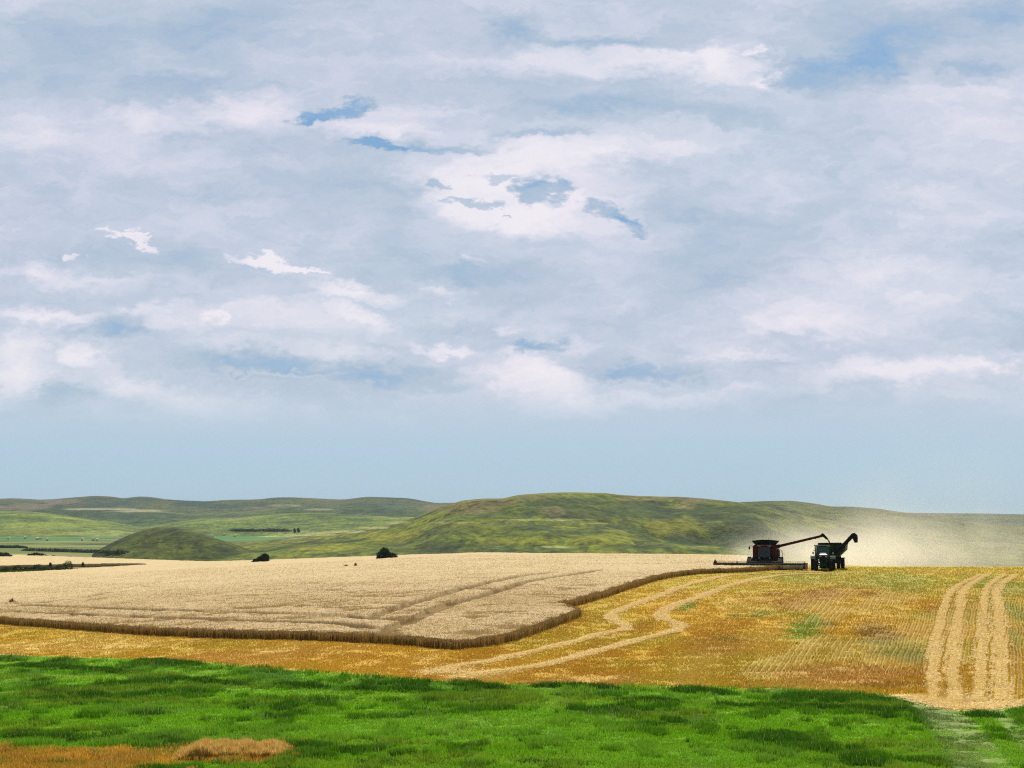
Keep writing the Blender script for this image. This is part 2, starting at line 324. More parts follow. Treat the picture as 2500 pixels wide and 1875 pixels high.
tracks = [(paths([(2235,1712),(2290,1745),(2330,1790),(2365,1840),(2400,1900)], n=5), .75), (paths([(2290,1716),(2350,1755),(2390,1800),(2425,1840),(2465,1900)], n=5), .3),(paths([(2420,1725),(2450,1755),(2490,1800),(2540,1850)], n=5), .35)]
dry_px = [(-80,1826),(0,1826),(150,1832),(307,1830),(380,1838),(440,1822),(560,1818),(690,1822),(760,1850),(690,1862),(560,1868),(440,1862),(390,1880),(360,1900),(-80,1960)]
DRY = hit([p[0] for p in dry_px], [p[1] for p in dry_px])

G_BR = np.array([.20, .41, .012]); G_DK = np.array([.028, .115, .006]); OCHRE = np.array([.54, .335, .030]); OLIVE = np.array([.41, .335, .040]); STRAW = np.array([.93, .74, .32]); RUST = np.array([.40, .21, .04])
DIRX = .339
def row_phase(X, Y):
    return ((X - .344 * Y) * (100 / np.maximum(Y, 30)) ** .535 + (fbm(X / 6, Y / 12, 45, 2) - .5) * .35) / .42
PT = [  # (px, py, radius px, vertical squash, colour, strength) local patches of regrowth and bare stubble
 (1674,1480,34,.45,(.20,.26,.03),.8),(1960,1535,58,.6,(.22,.30,.03),.85),(1990,1515,30,.5,(.20,.30,.03),.7),(1795,1503,22,.3,(.15,.18,.03),.6),(1860,1500,40,.35,(.22,.24,.04),.5),(1775,1562,40,.14,(.18,.24,.03),.8),(2020,1523,35,.25,(.17,.17,.03),.6),
 (2000,1450,75,.22,tuple(RUST),.8),(1890,1451,40,.22,tuple(RUST),.8),(2118,1451,35,.22,tuple(RUST),.8),(1930,1470,90,.2,tuple(RUST),.6),(1750,1575,120,.3,(.42,.23,.045),.6),(2060,1435,90,.15,(.42,.24,.04),.5),
 (2140,1545,70,.4,(.22,.13,.03),.7),(2190,1585,90,.3,(.28,.27,.04),.6),(2230,1605,70,.35,(.26,.24,.04),.6),(2180,1420,160,.2,(.34,.33,.06),.7),(1960,1412,160,.12,(.40,.38,.08),.7),(2440,1430,110,.3,(.26,.27,.035),.7),(2490,1500,50,1.2,(.24,.26,.03),.7),(2490,1560,50,1.0,(.24,.26,.04),.5),
 (1450,1470,110,.2,(.50,.35,.05),.6),(1560,1530,60,.25,(.45,.27,.04),.6),(600,1600,330,.09,(.54,.31,.07),.6),(100,1580,230,.08,(.60,.41,.10),.5),(350,1575,200,.05,(.62,.42,.12),.5),(1180,1650,120,.15,(.62,.46,.16),.5),(1430,1660,160,.1,(.62,.40,.13),.5),(2050,1650,260,.12,(.50,.26,.07),.6),(2180,1676,150,.07,(.33,.16,.04),.5),(2360,1718,120,.2,(.72,.58,.32),.9)]
def to_px(X, Y, Z):
    dz = Z - CAMZ; w = Y * cp + dz * sp; w = np.where(w > 1, w, 1)
    return 1250 + F * X / w, 937.5 - F * (-Y * sp + dz * cp) / w
PTW = []
for px, py, rp, sq, c, st in PT:
    q = hit([px, px, px], [py, py - rp * sq, py + rp * sq]); d0 = q[0][1]
    PTW.append((q[0][0], q[0][1], rp * d0 / F, max(.6, abs(q[1][1] - q[2][1]) / 2), c, st))
WPd = WP
def field_colour(X, Y, inw):
    """albedo of what grows or lies on the near ground, with masks"""
    s = X / np.maximum(Y, 1.0)
    ge = grass_edge(s) + (fbm(X * .9, Y * .9, 21, 3) - .5) * 1.6
    n1 = fbm(X / 7, Y / 9, 31, 4); n2 = fbm(X / 1.6, Y / 2.2, 32, 3)
    c = mixc(np.broadcast_to(OCHRE, X.shape + (3,)), OLIVE, sst(n1, .45, .72) * .55)
    nd = fbm((X - .344 * Y) * (100 / np.maximum(Y, 30)) ** .535 / 3.5, Y / 22, 33, 4)
    c = mixc(c, (.60, .42, .09), sst(nd, .50, .66) * .5); c = mixc(c, (.42, .225, .025), sst(1 - nd, .56, .70) * .45)
    c = mixc(c, OLIVE * 1.15, sst(Y, 130, 185) * .65)
    c = mixc(c, (.54, .30, .04), sst(1 - n1, .5, .75) * .4)
    for x0, y0, rx, ry, pc, st in PTW:
        d = np.sqrt(((X - x0 - (Y - y0) * .2) / rx) ** 2 + ((Y - y0) / ry) ** 2) + (n2 - .5) * .9
        c = mixc(c, pc, (1 - sst(d, .35, 1.1)) * st)
    # drill rows
    rowamp = (.25 * sst(s, .09, .15) + .75 * sst(s + (n1 - .5) * .12, .14, .20)) * sst(Y, 60, 70) * (1 - sst(Y + (n1 - .5) * 60, 135, 170)) * (.30 + .75 * sst(fbm((X - .344 * Y) / 4, Y / 24, 44, 4), .36, .52))
    rp = .5 + .5 * np.cos(row_phase(X, Y) * 2 * np.pi)
    c = mixc(c, c * .45 + np.array([.03, .018, .006]), rowamp * sst(1 - rp, .4, .8) * .9); c = mixc(c, c * .8 + np.array([.14, .10, .035]), rowamp * sst(rp, .5, .9) * .45)
    # shredded straw lying along the left headland
    for k, off in enumerate((3.0, 5.6)):
        gg = np.exp(-((Y - grass_edge(s) - off * 2 - 1.5 * (fbm(X / 9, Y * 0, 50 + k, 2) - .5)) / .45) ** 2) * (1 - sst(s, -.02, .06))
        c = mixc(c, STRAW, gg * sst(n2, .45, .65) * .45)
    for (P, sw) in zip(swath_paths, swaths):
        bx = (X > P[:, 0].min() - 3) & (X < P[:, 0].max() + 3) & (Y > P[:, 1].min() - 3) & (Y < P[:, 1].max() + 3)
        if bx.any():
            d = dist_poly(X[bx], Y[bx], P); cc = c[bx]; c[bx] = mixc(cc, STRAW * .9, (1 - sst(d + (n2[bx] - .5) * .6, sw[1] * .55, sw[1] * (.8 if sw[3] == 2 else 1.1))) * .75)
    # green verge
    g = 1 - sst(Y - ge, -.25, .25)
    ng = fbm(X / 3.2, Y / 4.5, 61, 4); gc = mixc(np.broadcast_to(G_BR * .8, X.shape + (3,)), G_DK, sst(ng, .45, .62))
    for P, w in tracks:
        d = dist_poly(X, Y, P); gc = mixc(gc, (.25, .28, .11), (1 - sst(d + (n2 - .5) * .8, w * .4, w * 1.3)) * .7)
    dr = inside(X, Y, DRY); gc = np.where(dr[..., None], np.array([.45, .28, .06]) * (.7 + .6 * n2)[..., None], gc)
    c = mixc(c, 0, 0 * g) * (1 - g)[..., None] + gc * g[..., None]
    c = np.where(inw[..., None], np.array([.40, .27, .12]), c)
    return c, g, rp * rowamp, dr, rowamp

# ------------------------------------------------------------------ ground
cols = np.concatenate([np.linspace(-1.6, -.46, 40)[:-1], np.linspace(-.46, .46, 1250), np.linspace(.46, 1.6, 40)[1:]])
rw = [-60, -40, -20, 0, 10, 18, 24, 28]
y_ = 30.0
while y_ < 300: rw.append(y_); y_ *= 1.0033
while y_ < 1800: rw.append(y_); y_ *= 1.012
while y_ < 9200: rw.append(y_); y_ *= 1.04
rw = np.array(rw)
YY, SS = np.meshgrid(rw, cols, indexing='ij'); XX = SS * np.sqrt(YY ** 2 + 22 ** 2)
ZZ = terrain(XX, YY)
inw = inside(XX, YY, WP) & ~inside(XX, YY, DP)
CC, gm, rowm, drm, _ = field_colour(XX, YY, inw)
far = sst(YY, 330, 420)
vcol = mixc(mixc(np.broadcast_to(np.array([.11, .145, .03]), XX.shape + (3,)), (.17, .20, .045), fbm(XX / 60, YY / 90, 71, 4)), (.045, .075, .02), sst(fbm(XX / 30, YY / 45, 72, 4), .5, .68))
vcol = mixc(vcol, (.36, .33, .12), sst(fbm(XX / 150, YY / 60, 73, 3), .55, .7) * .7)
fpx, fpy = to_px(XX, YY, ZZ)
vcol = mixc(vcol, (.06, .20, .05), ((YY > 1330) & (YY < 1560) & (XX > -700) & (XX < -395)).astype(float) * .75)
vcol = mixc(vcol, (.06, .22, .05), ((YY > 1330) & (YY < 1900) & (XX > -330) & (XX < -200)).astype(float) * .75)
CC = mixc(CC, 0, 0) * (1 - far)[..., None] + vcol * far[..., None]
grow = inside(XX, YY, DP); CC[grow] = (.20, .17, .05)
ZZ = ZZ + .05 * rowm * (1 - far) + (fbm(XX * 1.3, YY * 1.3, 81, 3) - .5) * .12 * (1 - far)
nr, nc = XX.shape
def gridfaces(nr, nc):
    i = np.arange(nr - 1)[:, None] * nc + np.arange(nc - 1)[None, :]
    return np.stack([i, i + 1, i + nc + 1, i + nc], -1).reshape(-1, 4)
ground = npmesh('ground', np.stack([XX, YY, ZZ], -1).reshape(-1, 3), gridfaces(nr, nc), m_ground, CC.reshape(-1, 3), True)
tag(ground, kind='structure')

# ------------------------------------------------------------------ hills
D1 = (.035, .06, .02); D2 = (.05, .075, .018); T1 = (.17, .14, .05); L1 = (.36, .35, .12); Y1 = (.24, .23, .012); FD = (.03, .06, .045); FL = (.33, .31, .17)
HP = [(1350,1232,150,24,D2,.75),(1440,1252,120,20,D2,.55),(1660,1256,150,26,D2,.6),(1560,1232,60,14,D2,.5),(1240,1262,70,14,D2,.5),(1150,1262,50,8,D2,.4),(1820,1250,60,16,D2,.5),(1060,1300,60,6,D2,.4),(1340,1310,70,5,D2,.5),(1600,1310,80,5,D2,.5),(1000,1330,60,5,D2,.4),(1230,1345,60,4,D2,.5),
  # vegetation patches on the hill faces: dense brush in the folds, dry grass on the crests, pale hay strips
 (1297,1253,32,14,D1,.9),(1352,1257,36,9,D1,.8),(1420,1226,80,10,D2,.85),(1300,1240,60,14,D2,.5),(1297,1289,60,8,D1,.7),(1428,1299,70,8,D2,.7),(1712,1247,50,22,D2,.8),(1704,1280,42,8,D1,.7),(1603,1242,34,10,D1,.7),(1485,1288,34,7,D1,.6),(1094,1329,50,6,D2,.7),(1562,1334,110,6,D2,.6),(1190,1252,30,6,D2,.5),(1510,1250,60,12,D2,.5),(1800,1262,60,14,D2,.6),
 (1318,1269,130,3,L1,.6),(1367,1335,55,3,L1,.6),(1102,1276,50,4,L1,.5),(1455,1278,40,3,L1,.5),(1700,1335,60,3,L1,.4),(1127,1241,95,16,T1,.8),(1216,1226,75,12,T1,.8),(1290,1213,60,6,T1,.7),(1345,1247,35,12,T1,.6),(1664,1238,40,9,T1,.7),(1600,1218,110,5,T1,.8),(1720,1224,60,5,T1,.6),
 (952,1311,75,18,Y1,.6),(1257,1319,110,11,Y1,.5),(1643,1284,80,20,Y1,.5),(1040,1345,120,8,D2,.3),(1480,1318,120,10,Y1,.4),(800,1335,120,10,Y1,.4),
 (252,1233,70,5,FD,.9),(300,1229,36,7,FD,.9),(468,1229,56,8,FD,.9),(541,1237,56,8,FD,.9),(350,1220,40,7,FD,.7),(680,1217,50,3,FD,.8),(620,1232,70,5,FD,.6),(930,1233,80,4,FD,.6),(950,1250,70,6,FD,.6),(800,1258,80,4,FD,.5),(560,1262,60,5,FD,.6),(880,1268,40,5,FD,.6),(300,1262,50,4,FD,.5),(700,1275,60,3,FD,.4),
 (244,1243,110,3,FL,.8),(346,1247,70,4,FL,.8),(60,1237,90,10,(.17,.13,.09),.8),(150,1225,60,6,(.19,.15,.10),.7),(690,1234,40,3,FL,.5),(780,1244,40,2.5,FL,.6),(640,1240,60,4,(.17,.12,.09),.5),
 (600,1320,48,4,L1,.9),(680,1313,60,4,L1,.9),(760,1305,60,4,L1,.9),(840,1298,60,4,L1,.9),(910,1289,50,4,L1,.8),(980,1276,40,4,L1,.6),(122,1282,150,12,(.28,.33,.05),.6),(60,1300,120,6,(.22,.23,.03),.6),(250,1303,90,8,(.30,.34,.08),.6),(30,1270,60,4,(.10,.17,.03),.5)]
def ridge(name, sky, d_b, d_r, d_back, palette, seed, relief=1.0, rows_=150, cols_=520, label=None, x0=-700, x1=3200, prof=1.0, tan=.5, zb=-15.5, dark=.5, stripes=0.0, bumps=()):
    px = np.linspace(x0, x1, cols_); pts = np.array(sky, float)
    py = np.interp(px, pts[:, 0], pts[:, 1])
    ker = np.exp(-np.linspace(-2, 2, 9) ** 2); ker /= ker.sum(); py = np.convolve(np.pad(py, 4, 'edge'), ker, 'valid')
    py = py + (fbm(px / 60, px * 0, seed + 9, 3) - .5) * 2.2
    a, b, c = ray_arr(px, py); sx = a / b; sz = c / b
    dr_ = d_r * (1 + .10 * (fbm(px / 300, px * 0, seed + 5, 2) - .5))
    T = np.concatenate([np.linspace(0, 1, rows_), 1 + np.linspace(0, 1, 30)[1:]])
    TT, PX = np.meshgrid(T, px, indexing='ij')
    D = np.where(TT <= 1, d_b + (dr_ - d_b)[None, :] * TT, dr_[None, :] + (d_back - dr_)[None, :] * (TT - 1))
    X = D * sx[None, :]; Y = D
    zr = CAMZ + dr_ * sz
    pr = np.where(TT <= 1, np.sin(np.clip(TT, 0, 1) * np.pi / 2) ** (1.6 * prof), np.cos((TT - 1) * np.pi / 2) ** 1.2)
    H = (zr - zb)[None, :]
    Z = zb + H * pr
    env = np.sin(np.clip(TT, 0, 1) * np.pi) ** .8 * (TT <= 1) * np.clip(H / 12, 0, 1)
    sc1 = (d_r - d_b) / 3.2
    rl = fbm(X / sc1 * 1.2, Y / sc1, seed, 4) - .5
    Z = Z + relief * env * rl * H * .55
    rid = (1 - np.abs(2 * fbm(X / sc1 * 2.2, Y / sc1 * .9, seed + 3, 3) - 1)) - .7
    Z = Z - relief * env * rid * H * .16
    Z = Z + env * (fbm(X / 14, Y / 14, seed + 4, 3) - .5) * 1.6
    lim = CAMZ + D * sz[None, :] - np.clip(dr_[None, :] - D, 0, None) * .006
    Z = np.where(TT < 1, np.minimum(Z, lim), Z)
    for bx_, by_, br, bh in bumps:
        Z = Z + bh * np.exp(-(((X - bx_) / br) ** 2 + ((Y - by_) / (br * 1.4)) ** 2))
    n1 = fbm(X / sc1 * 1.5, Y / sc1 * 1.2, seed + 11, 5); n2 = fbm(X / 16, Y / 30, seed + 12, 4); n3 = fbm(X / sc1 * 3, Y / sc1 * 8, seed + 13, 3); n5 = fbm(X / 4, Y / 10, seed + 15, 3)
    base, dk, tn, lt = [np.array(p) for p in palette]
    col = mixc(np.broadcast_to(base, X.shape + (3,)), lt, sst(n1, .48, .64) * .65)
    col = mixc(col, dk, sst(n2 * .6 + (1 - n1) * .4 - rl * .25, .50, .64) * dark)
    col = mixc(col, tn, sst(TT + (n1 - .5) * .6, .72, .98) * tan)
    col = mixc(col, tn, sst(n3, .62, .72) * .22)
    col = mixc(col, dk * .8, sst(n5, .60, .70) * .6)
    qx, qy = to_px(X, Y, Z); front = TT <= 1.02; n6 = fbm(X / (d_r * .012), Y / (d_r * .03), seed + 16, 4)
    for cx, cy, rx, ry, pc, st in HP:
        d = np.sqrt(((qx - cx) / rx) ** 2 + ((qy - cy) / ry) ** 2) + (n6 - .5) * 1.3
        col = mixc(col, pc, (1 - sst(d, .55, 1.15)) * st * front)
    me = npmesh(name, np.stack([X, Y, Z], -1).reshape(-1, 3), gridfaces(*X.shape), m_hill, col.reshape(-1, 3), True)
    tag(me, kind='structure'); return me
E_sky = [(-700,1225),(-300,1214),(0,1217),(41,1216),(98,1219.5),(163,1216),(228,1210),(277,1212),(301,1217),(342,1211),(382,1215),(407,1220),(460,1222),(508,1223.5),(570,1219.5),(635,1219),(683,1214),(753,1215),(838,1219),(895,1213),(988,1214.6),(1025,1221),(1066,1227.6),(1114,1226),(1200,1232),(1500,1240),(1900,1246),(2100,1250),(2250,1252),(2350,1253),(2500,1256),(2900,1250),(3200,1255)]
farp = [(.070, .088, .032), (.020, .042, .024), (.20, .145, .085), (.095, .11, .035)]
hE = ridge('hills', E_sky, 2300, 3400, 4600, farp, 100, relief=.9, tan=.45, dark=.85)
E2_sky = [(-700,1250),(-200,1240),(0,1236),(120,1240),(250,1242),(380,1246),(470,1256),(600,1246),(700,1236),(800,1240),(900,1233),(1000,1240),(1080,1250),(1250,1256),(1600,1262),(2100,1264),(2300,1262),(2500,1266),(3200,1262)]
hE2 = ridge('hills', E2_sky, 1900, 2600, 3100, [(.065, .10, .028), (.020, .045, .02), (.22, .19, .09), (.10, .14, .03)], 140, relief=.8, tan=.35, dark=.8)
F_sky = [(-700,1252),(-200,1244),(0,1247),(80,1249),(180,1262),(260,1274),(354,1288),(420,1276),(500,1264),(600,1262),(700,1254),(780,1252),(850,1256),(950,1262),(1060,1262),(1300,1268),(1700,1275),(2000,1284),(2150,1285),(2300,1279),(2500,1286),(2800,1275),(3200,1280)]
hF = ridge('hills', F_sky, 1500, 2050, 2300, [(.14, .19, .025), (.035, .07, .018), (.34, .32, .11), (.24, .29, .045)], 180, relief=.5, tan=.1, dark=.5)
A_sky = [(-700,1400),(300,1400),(420,1368),(500,1346),(570,1330),(700,1316),(850,1299),(950,1282),(1020,1260),(1070,1240),(1130,1222),(1180,1217),(1230,1216),(1265,1208),(1330,1203.5),(1400,1201.5),(1470,1203),(1510,1208),(1570,1211),(1650,1213),(1720,1218),(1780,1224),(1840,1232),(1900,1246),(1980,1262),(2080,1282),(2200,1305),(2350,1325),(2500,1335),(2900,1330),(3200,1345)]
hA = ridge('hills', A_sky, 480, 900, 1250, [(.115, .145, .012), (.028, .052, .010), (.16, .14, .04), (.225, .255, .012)], 220, relief=1.15, tan=.35, dark=.95, rows_=330, cols_=1500, prof=1.0, x0=250, x1=2750)
B_sky = [(-700,1420),(1500,1420),(1650,1300),(1750,1236),(1800,1227),(1870,1223),(1930,1222),(1990,1229),(2030,1238),(2080,1236),(2130,1240),(2200,1250),(2300,1262),(2420,1280),(2600,1300),(3200,1320)]
hB = ridge('hills', B_sky, 950, 1280, 1600, [(.085, .115, .014), (.028, .05, .012), (.15, .13, .045), (.13, .155, .02)], 260, relief=.8, tan=.35, dark=.9)
G_sky = [(-700,1460),(1500,1460),(1560,1335),(1620,1288),(1680,1254),(1740,1236),(1800,1230),(1870,1235),(1950,1258),(2050,1296),(2150,1342),(2300,1460),(3200,1460)]
hG = ridge('hills', G_sky, 600, 800, 1000, [(.075, .105, .010), (.022, .042, .008), (.14, .125, .04), (.13, .155, .012)], 340, relief=.5, tan=.25, dark=.95, x0=1450, x1=2400, cols_=600, rows_=180, prof=.9)
H_sky = [(-700,1460),(850,1460),(930,1345),(1010,1306),(1090,1282),(1180,1270),(1290,1266),(1400,1268),(1480,1277),(1560,1298),(1640,1328),(1720,1360),(1800,1460),(3200,1460)]
hH = ridge('hills', H_sky, 520, 690, 860, [(.125, .155, .012), (.035, .06, .010), (.19, .18, .04), (.19, .22, .012)], 380, relief=.5, tan=.15, dark=.8, x0=850, x1=1850, cols_=600, rows_=180, prof=.9)
K_sky = [(-700,1420),(180,1400),(215,1366),(240,1344),(280,1322),(320,1304),(350,1294),(385,1287),(430,1287),(480,1299),(540,1318),(580,1332),(620,1348),(660,1366),(720,1400),(3200,1420)]
hK = ridge('hill', K_sky, 700, 800, 930, [(.052, .072, .006), (.014, .026, .004), (.085, .08, .02), (.09, .11, .008)], 300, relief=.3, tan=.1, dark=.9, x0=100, x1=800, cols_=500, rows_=160, prof=.8)
far_trees = [(o, BVHTree.FromPolygons([tuple(v.co) for v in o.data.vertices], [tuple(p.vertices) for p in o.data.polygons])) for o in (hE2, hF, hA, hB, hG, hH, hK)]
def hit_far(px, py):
    d = raydir(px, py); best = None
    for o, b in far_trees:
        r = b.ray_cast(Vector((0, 0, CAMZ)), d, 12000)
        if r[0] is not None and (best is None or r[3] < best[1]): best = (r[0], r[3])
    t = 280.0
    while t < 9000:
        p = d * t; z = CAMZ + p.z
        if z <= float(terrain(p.x, p.y)): 
            if best is None or t < best[1]: best = (Vector((p.x, p.y, z)), t)
            break
        t += 2
    return best[0] if best else None

# ------------------------------------------------------------------ blades, stalks and straw as plain meshes
def blades(base, h, w, lean, col, tipc=None, seed=0, azim=None):
    n = len(base); r = np.random.default_rng(seed)
    az = r.uniform(0, 2 * np.pi, n) if azim is None else azim
    la = r.uniform(0, 2 * np.pi, n); ln = lean * r.uniform(.2, 1, n)
    dx = np.cos(az) * w / 2; dy = np.sin(az) * w / 2
    p0 = base + np.stack([dx, dy, 0 * dx], -1); p1 = base - np.stack([dx, dy, 0 * dx], -1)
    p2 = base + np.stack([np.cos(la) * ln, np.sin(la) * ln, h], -1)
    v = np.stack([p0, p1, p2], 1).reshape(-1, 3); f = np.arange(3 * n).reshape(-1, 3)
    c = np.stack([col, col, col if tipc is None else tipc], 1).reshape(-1, 3)
    return v, f, c
def stems(base, h, w, lean, col, topc, seed=0, headw=None):
    """thin upright quads: a stalk with a wider ear"""
    n = len(base); r = np.random.default_rng(seed); az = r.normal(0, .5, n)
    la = r.uniform(0, 2 * np.pi, n); ln = lean * r.uniform(0, 1, n)
    d = np.stack([np.cos(az), np.sin(az), 0 * az], -1)
    up = np.stack([np.cos(la) * ln, np.sin(la) * ln, h], -1); w = w[:, None]; hw = w if headw is None else headw[:, None]
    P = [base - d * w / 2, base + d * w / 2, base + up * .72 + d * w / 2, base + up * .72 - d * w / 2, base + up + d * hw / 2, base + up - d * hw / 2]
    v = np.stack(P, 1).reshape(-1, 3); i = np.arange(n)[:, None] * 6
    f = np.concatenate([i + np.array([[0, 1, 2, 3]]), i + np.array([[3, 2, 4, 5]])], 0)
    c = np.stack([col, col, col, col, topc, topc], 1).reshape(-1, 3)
    return v, f, c
def scatter(x0, x1, y0, y1, n, r, pw=0.0):
    """random points on the plan inside the fan the photograph can see, thinning with distance"""
    u = r.uniform(0, 1, n)
    if pw: Y = (y0 ** -pw + u * (y1 ** -pw - y0 ** -pw)) ** (-1 / pw)
    else: Y = np.sqrt(y0 ** 2 + u * (y1 ** 2 - y0 ** 2))
    s = r.uniform(x0, x1, n); return s * Y, Y

# ---- standing wheat
rw2 = [88.0]
while rw2[-1] < 300: rw2.append(rw2[-1] * 1.0024)
while rw2[-1] < 440: rw2.append(rw2[-1] * 1.01)
rw2 = np.array(rw2); cs2 = np.linspace(-.62, .215, 1500)
Y2, S2 = np.meshgrid(rw2, cs2, indexing='ij'); X2 = S2 * Y2
ins = inside(X2, Y2, WP) & ~inside(X2, Y2, DP)
Z2 = terrain(X2, Y2); TOPH = .60
tr_ = np.zeros(X2.shape)
for i, P in enumerate(tram):
    bx = (X2 > P[:, 0].min() - 2) & (X2 < P[:, 0].max() + 2) & (Y2 > P[:, 1].min() - 2) & (Y2 < P[:, 1].max() + 2)
    d = dist_poly(X2[bx], Y2[bx], P); brk = fbm(X2[bx] / 3, Y2[bx] / 3, 5 + i, 3)
    k = (1 - sst(d + (brk - .5) * .4, .6, .9)) * ((.8 + .2 * sst(brk, .4, .5)) if i < 2 else (.45 + .55 * sst(brk, .38, .5)) if i > 2 else .7 * sst(brk, .45, .55))
    tr_[bx] = np.maximum(tr_[bx], k)
lodge = sst(fbm(X2 / 2.6, Y2 / 1.7, 90, 4), .58, .70) * (1 - sst(Y2, 130, 200))
H2 = TOPH + (fbm(X2 / 6, Y2 / 6, 91, 3) - .5) * .10 + (fbm(X2 * 2.2, Y2 * 1.6, 92, 3) - .5) * .11 + (vn(X2 * 9, Y2 * 5, 93) - .5) * .07 - tr_ * .42 - lodge * .10
wn = fbm(X2 / 18, Y2 / 14, 94, 4); wn2 = fbm(X2 * 1.2, Y2 * 1.0, 95, 4)
wc = mixc(np.broadcast_to(np.array([.60, .44, .225]), X2.shape + (3,)), (.70, .54, .28), sst(Y2, 120, 210))
wc = mixc(wc, (.50, .35, .15), sst(wn, .5, .68) * .45 * (1 - sst(Y2, 130, 200)))
wc = mixc(wc, (.24, .15, .045), np.clip(tr_ * 1.0 + lodge * .7, 0, 1))
wc = wc * (.86 + .28 * wn2)[..., None]
idx = np.full(X2.shape, -1); fi = gridfaces(*X2.shape); okf = ins.ravel()[fi].all(1); fi = fi[okf]
Pv = np.stack([X2, Y2, Z2 + H2], -1).reshape(-1, 3); Cv = wc.reshape(-1, 3)
# skirt down to the soil along the open border
e = np.concatenate([fi[:, [0, 1]], fi[:, [1, 2]], fi[:, [2, 3]], fi[:, [3, 0]]]); es = np.sort(e, 1)
key = es[:, 0].astype(np.int64) * Pv.shape[0] + es[:, 1]; uq, inv, cnt = np.unique(key, return_inverse=True, return_counts=True)
be = e[cnt[inv.ravel()] == 1]
used, rem = np.unique(np.concatenate([fi.ravel(), be.ravel()]), return_inverse=True)
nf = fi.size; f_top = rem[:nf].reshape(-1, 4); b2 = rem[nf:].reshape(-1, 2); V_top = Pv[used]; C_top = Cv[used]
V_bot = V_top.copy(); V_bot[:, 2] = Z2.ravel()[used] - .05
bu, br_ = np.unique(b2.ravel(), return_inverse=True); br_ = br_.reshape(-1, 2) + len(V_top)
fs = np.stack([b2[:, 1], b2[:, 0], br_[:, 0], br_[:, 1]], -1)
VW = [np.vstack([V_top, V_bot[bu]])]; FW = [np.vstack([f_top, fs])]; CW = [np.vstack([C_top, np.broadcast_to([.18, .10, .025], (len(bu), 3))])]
# stalks along the cut edge
r = np.random.default_rng(11); ev = V_top[b2[:, 0]]; vis = (ev[:, 1] < 262) & (np.abs(ev[:, 0] / ev[:, 1]) < .4); ev = ev[vis]
# walk the polygon border evenly in metres
seg = NP; L_ = np.linalg.norm(np.diff(seg, axis=0), axis=1)
pts_ = []
for i in range(len(seg) - 1):
    n_ = int(L_[i] * 150); t = r.uniform(0, 1, n_)[:, None]; q = seg[i] * (1 - t) + seg[i + 1] * t
    pts_.append(q + r.normal(0, .2, (n_, 2)))
pp = np.vstack(pts_); pp = pp[(np.abs(pp[:, 0] / pp[:, 1]) < .42)]
hz = terrain(pp[:, 0], pp[:, 1]); n_ = len(pp)
hh = TOPH * r.uniform(.72, 1.16, n_); lumps = fbm(pp[:, 0] * 1.5, pp[:, 1] * 1.5, 7, 2)
hh *= .72 + .5 * lumps + .12 * (vn(pp[:, 0] * 7, pp[:, 1] * 7, 9) - .3)
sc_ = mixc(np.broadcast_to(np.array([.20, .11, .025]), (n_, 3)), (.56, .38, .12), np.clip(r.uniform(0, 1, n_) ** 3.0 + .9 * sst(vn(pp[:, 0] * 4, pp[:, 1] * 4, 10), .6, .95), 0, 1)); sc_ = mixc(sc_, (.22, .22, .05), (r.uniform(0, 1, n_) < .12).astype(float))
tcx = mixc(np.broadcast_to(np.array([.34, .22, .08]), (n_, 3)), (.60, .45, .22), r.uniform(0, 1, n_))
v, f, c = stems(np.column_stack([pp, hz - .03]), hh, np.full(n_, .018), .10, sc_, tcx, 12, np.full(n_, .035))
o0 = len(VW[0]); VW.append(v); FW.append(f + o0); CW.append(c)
# ears standing proud of the canopy
X, Y = scatter(-.40, .2, 92, 262, 330000, r, 1.0)
k = inside(X, Y, WP) & ~inside(X, Y, DP); X, Y = X[k], Y[k]; n_ = len(X)
trd = np.zeros(n_)
for P in tram: trd = np.maximum(trd, 1 - sst(dist_poly(X, Y, P), .6, .8))
k = r.uniform(0, 1, n_) > trd; X, Y = X[k], Y[k]; n_ = len(X)
z = terrain(X, Y) + TOPH - .14; eh = r.uniform(.11, .21, n_)
v, f, c = stems(np.column_stack([X, Y, z]), eh, np.full(n_, .016), .09, np.broadcast_to([.58, .42, .18], (n_, 3)) * r.uniform(.85, 1.12, (n_, 1)), np.broadcast_to([.70, .54, .27], (n_, 3)) * r.uniform(.9, 1.08, (n_, 1)), 13, np.full(n_, .045) * (Y / 120) ** .5)
o0 += len(VW[1]); VW.append(v); FW.append(f + o0); CW.append(c)
wheat = npmesh('wheat_crop', np.vstack(VW), np.vstack(FW), m_wheat, np.vstack(CW))
tag(wheat, 'standing ripe tan wheat with a dark cut edge', 'wheat', kind='stuff')

# ---- stubble stems in drill rows
X, Y = scatter(-.40, .42, 60, 212, 620000, r, 1.0)
s = X / Y; ph = row_phase(X, Y)
insw = inside(X, Y, WP)
keep = (Y > grass_edge(s) + .2) & ~insw & (X < 90)
rowy = (r.uniform(0, 1, len(X)) < .08 + .85 * field_colour(X, Y, np.zeros(X.shape, bool))[4]).astype(float)
Xr = X - (ph - np.round(ph)) * .42 * (Y / 100) ** .535 * rowy * .9 + r.normal(0, .02, len(X))
X = np.where(keep, Xr, X); X, Y = X[keep], Y[keep]; n_ = len(X)
cc, g_, rm, dr__, _ = field_colour(X, Y, np.zeros(n_, bool))
dens = fbm(X / 1.3, Y / 2.0, 41, 3); k = (g_ < .5) & (r.uniform(0, 1, n_) < sst(dens, .25, .6) + .2); X, Y, cc = X[k], Y[k], cc[k]; n_ = len(X)
z = terrain(X, Y); hh = r.uniform(.05, .11, n_) * (.6 + .8 * dens[k]) * (1 + .4 * sst(X / Y, .12, .2))
